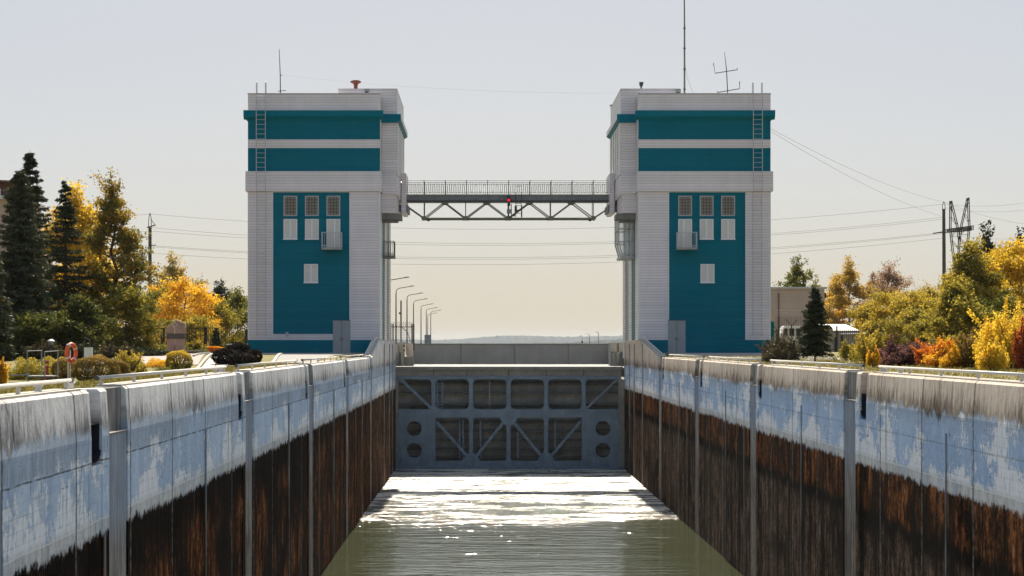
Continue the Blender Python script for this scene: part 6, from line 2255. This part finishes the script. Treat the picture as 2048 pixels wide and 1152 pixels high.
broadleaf('pale yellow feathery tree behind the orange tree', 347, 695, 500, 48.3, 190, 'paleyellow', 9000, 0.24, 'egg', 0.25, 30, 0.13, 36, tint_bias=0.05)
broadleaf('bright orange tree right of the left power pole', 370, 698, 552, 66, 158, 'gold', 13000, 0.20, 'round', 0.12, 30, 0.12, 37, tint_bias=0.1)
broadleaf('smaller orange tree nearer the left tower', 408, 698, 578, 40.8, 166, 'gold', 5000, 0.20, 'round', 0.3, 18, 0.13, 38)
broadleaf('dark pine crown showing above the orange trees', 436, 695, 558, 26, 200, 'pine', 5000, 0.30, 'round', 0.45, 16, 0.16, 39, name='pine_tree')
broadleaf('pale green tree next to the left tower wall', 476, 700, 572, 43.2, 175, 'green', 8000, 0.22, 'egg', 0.05, 24, 0.15, 40, tint_bias=0.15)
broadleaf('olive tree behind the iron fence left of the left tower', 438, 700, 596, 42.5, 165, 'yellowgreen', 7000, 0.2, 'round', 0.08, 22, 0.15, 41, tint_bias=-0.1)
broadleaf('greyish green tree behind the stone monument', 318, 700, 600, 48, 165, 'green', 7000, 0.2, 'round', 0.05, 22, 0.15, 42, tint_bias=-0.05)
broadleaf('yellow low tree behind the fence and monument', 390, 700, 632, 40, 150, 'yellowgreen', 6000, 0.17, 'round', 0.05, 20, 0.17, 43)
spruce('small spruce behind the iron fence by the left tower', 432, 700, 655, 12, 141, 'pine', 2500, 0.15, 44, 0.02)
bush('low yellow bush behind the fence by the left tower', 465, 692, 668, 22, 142, 'yellowgreen', 3000, 0.13, 45)
bush('straggly green bush beside the stone monument', 305, 700, 680, 20, 122, 'green', 2500, 0.11, 46)
bush('straggly olive bush to the right of the monument', 392, 700, 676, 20, 123, 'yellowgreen', 2500, 0.11, 47, grad=0.1)
bush('orange clipped hedge left of the planter wall', 279, 708, 692, 11, 118, 'orange', 2200, 0.09, 48, clipped=True, name='hedge', cat='hedge')
for q, px in enumerate((408, 424, 440)):
    pass
bush('orange topped hedge in front of the teal annex wall', 424, 703, 693, 27, 124, 'orange', 3500, 0.09, 49, clipped=True, name='hedge', cat='hedge', depth=0.3)
# --- left bank shrubs
bush('round golden brown clipped hedge beside the left wall', 192, 765, 711, 42, 64.5, 'brown', 13000, 0.055, 51, clipped=True, name='hedge', cat='hedge', grad=0.3)
bush('smaller brown hedge joined to the right of the big one', 240, 760, 721, 19, 66.5, 'brown', 5000, 0.055, 52, clipped=True, name='hedge', cat='hedge', grad=0.3)
bush('brown hedge behind the orange life ring', 128, 760, 716, 24, 68.5, 'brown', 5000, 0.055, 53, clipped=True, name='hedge', cat='hedge', grad=0.3)
bush('bright yellow shrub behind the brown hedge', 255, 750, 699, 34, 76, 'yellowgreen', 8000, 0.065, 54, lumps=12, grad=0.7)
bush('small yellow shrub at the foot of the bright yellow one', 284, 755, 725, 16, 70, 'yellowgreen', 2500, 0.06, 55, grad=0.5)
bush('round yellow topped shrub standing alone by the path', 357.5, 748, 701, 27, 78, 'yellowgreen', 8000, 0.06, 56, clipped=True, grad=0.75)
bush('orange yellow shrub cut by the left edge of the picture', 0, 765, 705, 17, 60, 'gold', 4500, 0.06, 57)
bush('white flecked low shrub under the round yellow one', 322, 752, 732, 26, 74, 'green', 2500, 0.05, 58, depth=0.5)
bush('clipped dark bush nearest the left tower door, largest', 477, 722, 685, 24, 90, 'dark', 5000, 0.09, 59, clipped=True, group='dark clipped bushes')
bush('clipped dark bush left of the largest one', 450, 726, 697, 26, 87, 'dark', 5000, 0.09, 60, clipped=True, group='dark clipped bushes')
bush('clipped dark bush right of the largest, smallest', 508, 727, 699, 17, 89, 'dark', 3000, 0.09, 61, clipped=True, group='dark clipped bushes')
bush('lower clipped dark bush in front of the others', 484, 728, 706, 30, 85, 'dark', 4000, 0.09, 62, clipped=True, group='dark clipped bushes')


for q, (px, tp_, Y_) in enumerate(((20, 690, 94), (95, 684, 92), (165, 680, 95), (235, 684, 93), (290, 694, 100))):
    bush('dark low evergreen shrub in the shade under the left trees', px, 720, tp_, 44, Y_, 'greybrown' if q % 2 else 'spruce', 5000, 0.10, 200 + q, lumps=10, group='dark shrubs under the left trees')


def flowerbed(label, poly, n, mat, hmax, size, seed):
    rng = np.random.default_rng(seed)
    P, T = [], []
    (x0, y0), (x1, y1), dpt = poly
    for k in range(n):
        t = rng.random()
        x, y = x0 + (x1 - x0) * t, y0 + (y1 - y0) * t + rng.random() * dpt
        z = ground_z(x, y) + hmax * rng.random() ** 0.7 * (0.6 + 0.4 * math.sin(x * 3.1) * math.sin(y * 2.3 + x))
        P.append((x, y, z))
        T.append(rng.random() * 0.6 + 0.4 * (z - ground_z(x, y)) / hmax)
    o = leaf_object('flower_bed', np.array(P), size, L[mat], None, np.array(T), 0.7, None, seed)
    o['kind'] = 'stuff'
    o['label'] = label
    return o


flowerbed('yellow flower bed behind the steel stair', ((gx(8, 70), 70), (gx(118, 70), 70), 3.5), 16000, 'yellowgreen', 0.95, 0.07, 71)
flowerbed('low golden bed along the plaza edge', ((gx(285, 84), 84), (gx(345, 84), 84), 2.0), 5000, 'gold', 0.42, 0.06, 72)
flowerbed('green planting behind the planter wall', ((gx(285, 121), 121), (gx(410, 121), 121), 2.0), 4000, 'green', 0.7, 0.09, 73)

# --- right bank trees
spruce('young dark spruce standing on the grass by the right wall', 1630, 725, 574, 30, 86, 'spruce', 11000, 0.15, 81, 0.16, gaps=0.12, whorls=22)
bush('dull brown bush at the foot of the right tower', 1566, 725, 664, 44, 92, 'greybrown', 9000, 0.09, 82, lumps=14)
bush('dull green low bush under the brown one by the tower', 1552, 730, 692, 36, 86, 'greybrown', 5000, 0.08, 83)
broadleaf('thin leaved green birch behind the brick building', 1592, 690, 505, 34, 200, 'green', 7000, 0.24, 'column', 0.35, 26, 0.12, 84, tint_bias=0.05)
broadleaf('small green birch peeping over the brick roof', 1631, 690, 548, 22, 205, 'green', 3500, 0.22, 'egg', 0.4, 18, 0.14, 85, tint_bias=0.2)
broadleaf('golden birch right of the brick building', 1698, 692, 510, 46, 178, 'birch', 16000, 0.2, 'column', 0.15, 34, 0.12, 86, bark='birch', tint_bias=0.3)
broadleaf('yellow young tree left of the golden birch', 1668, 692, 552, 26, 186, 'gold', 7500, 0.2, 'column', 0.1, 20, 0.15, 87, tint_bias=0.1)
broadleaf('half bare pinkish birch with twiggy top', 1775, 692, 515, 54, 182, 'pinkbirch', 11000, 0.17, 'egg', 0.2, 44, 0.11, 88, bark='birch')
broadleaf('half bare thin pinkish birch beside the golden one', 1748, 692, 535, 32, 186, 'pinkbirch', 6000, 0.17, 'egg', 0.2, 30, 0.12, 89, bark='birch')
broadleaf('yellow green tree behind the fence, left one', 1748, 692, 600, 45.9, 160, 'yellowgreen', 12000, 0.18, 'round', 0.05, 26, 0.14, 90, tint_bias=0.15)
broadleaf('yellow green broad tree behind the fence, middle one', 1805, 692, 580, 62, 156, 'yellowgreen', 18000, 0.18, 'round', 0.05, 30, 0.13, 91, tint_bias=0.3)
broadleaf('yellow tree behind the fence just left of the pole', 1862, 692, 570, 62, 150, 'yellowgreen', 18000, 0.18, 'round', 0.05, 28, 0.14, 92, tint_bias=0.22)
broadleaf('green tree with a yellowing top in front of the pylon', 1936, 712, 476, 76, 118, 'yellowgreen', 34000, 0.17, 'egg', 0.05, 44, 0.11, 93, tint_bias=0.02)
broadleaf('leafy green maple below the pylon tree', 1912, 720, 560, 60, 104, 'yellowgreen', 20000, 0.17, 'egg', 0.03, 34, 0.12, 94, tint_bias=-0.02)
broadleaf('big golden tree at the right edge', 2024, 710, 468, 84, 124, 'yellow', 34000, 0.18, 'round', 0.08, 42, 0.12, 95, tint_bias=-0.15)
broadleaf('golden tree between the green pylon tree and the edge', 1982, 712, 520, 54, 119, 'yellow', 20000, 0.17, 'egg', 0.06, 36, 0.11, 195, tint_bias=-0.1)
broadleaf('yellow green low tree filling in behind the purple shrub', 1835, 700, 618, 50, 128, 'yellowgreen', 12000, 0.16, 'round', 0.04, 28, 0.13, 196)
bush('golden shrub between the orange shrub and the olive one', 1905, 745, 668, 40, 78, 'yellowgreen', 9000, 0.07, 197, lumps=14)
bush('small golden shrub just left of the tall yellow one', 1985, 752, 682, 34, 60, 'yellow', 9000, 0.065, 198, lumps=14)
broadleaf('dark pine top left behind the golden tree', 1972, 700, 440, 34, 150, 'pine', 7000, 0.26, 'egg', 0.5, 26, 0.12, 96, name='pine_tree')
broadleaf('dark pine top at the far right edge', 2040, 700, 452, 24, 152, 'pine', 4500, 0.26, 'egg', 0.5, 20, 0.13, 97, name='pine_tree')
broadleaf('dark green tree in the shade below the golden one', 1962, 715, 600, 56, 108, 'green', 14000, 0.17, 'round', 0.03, 26, 0.14, 98, tint_bias=-0.2)
# --- right bank shrubs
bush('tall yellow shrub growing from the bright yellow row', 2026, 755, 612, 72, 64, 'yellow', 30000, 0.075, 101, lumps=24)
bush('red leaved shrub at the right edge', 2052, 755, 640, 24, 62, 'red', 7000, 0.07, 102, lumps=12)
bush('olive brown shrub left of the tall yellow one', 1948, 750, 655, 40, 66, 'brown', 12000, 0.065, 103, lumps=14)
bush('orange and red flaming shrub', 1872, 745, 680, 50, 70, 'orange', 13000, 0.07, 104, lumps=16)
bush('golden orange shrub right of the red one', 1912, 748, 692, 34, 66, 'gold', 8000, 0.065, 105, lumps=10)
bush('dark purple shrub in the right row', 1792, 742, 682, 56, 72, 'purple', 12000, 0.07, 106, lumps=16)
bush('dark crimson shrub behind the orange one', 1850, 742, 684, 44, 76, 'purple', 7000, 0.07, 107, lumps=10)
bush('loose yellow shrub with bare stems right of the spruce', 1736, 735, 655, 40, 78, 'yellowgreen', 8000, 0.075, 108, lumps=14)
bush('low yellow shrub in front of the shed', 1705, 728, 678, 28, 92, 'yellowgreen', 4500, 0.08, 109, lumps=10)
bush('small orange shrub below the loose yellow one', 1748, 738, 692, 16, 70, 'gold', 2500, 0.065, 110, lumps=7)
bush('dull dark shrub behind the right iron fence', 1800, 692, 662, 50, 146, 'greybrown', 6000, 0.12, 111, lumps=14)


# grass blades on the strips seen over the copings
def grass(n, x0, x1, y0, y1, h, seed, label):
    rng = np.random.default_rng(seed)
    x = rng.uniform(x0, x1, n)
    y = y0 + (y1 - y0) * rng.random(n) ** 0.8
    z = np.array([ground_z(a, b_) for a, b_ in zip(x, y)])
    P = np.stack([x, y, z + h * 0.4], 1)
    nor = np.stack([rng.normal(size=n) * 0.5, rng.normal(size=n) * 0.5, np.ones(n)], 1)
    o = leaf_object('grass', P, h, L['grass'], None, rng.random(n), 0.14, nor, seed)
    o['kind'] = 'stuff'
    o['label'] = label


grass(16000, -12.5, XL0 - WALL_T - 0.02, 24, 80, 0.16, 121, 'short autumn grass behind the left wall')
grass(26000, XR0 + WALL_T + 0.02, 28, 34, 110, 0.16, 122, 'short autumn grass behind the right wall')


# ---------------------------------------------------------------- the air
m = bpy.data.materials.new('haze')
m.use_nodes = True
t = m.node_tree
t.nodes.remove(t.nodes['Principled BSDF'])
v = t.nodes.new('ShaderNodeVolumePrincipled')
v.inputs['Color'].default_value = (0.85, 0.91, 1.0, 1)
v.inputs['Density'].default_value = HAZE
v.inputs['Anisotropy'].default_value = 0.0
t.links.new(v.outputs[0], t.nodes['Material Output'].inputs['Volume'])
o = MB().box(-13500, 13500, -60, 13500, -4.2, 75.0).build('haze', m)
o['kind'] = 'stuff'
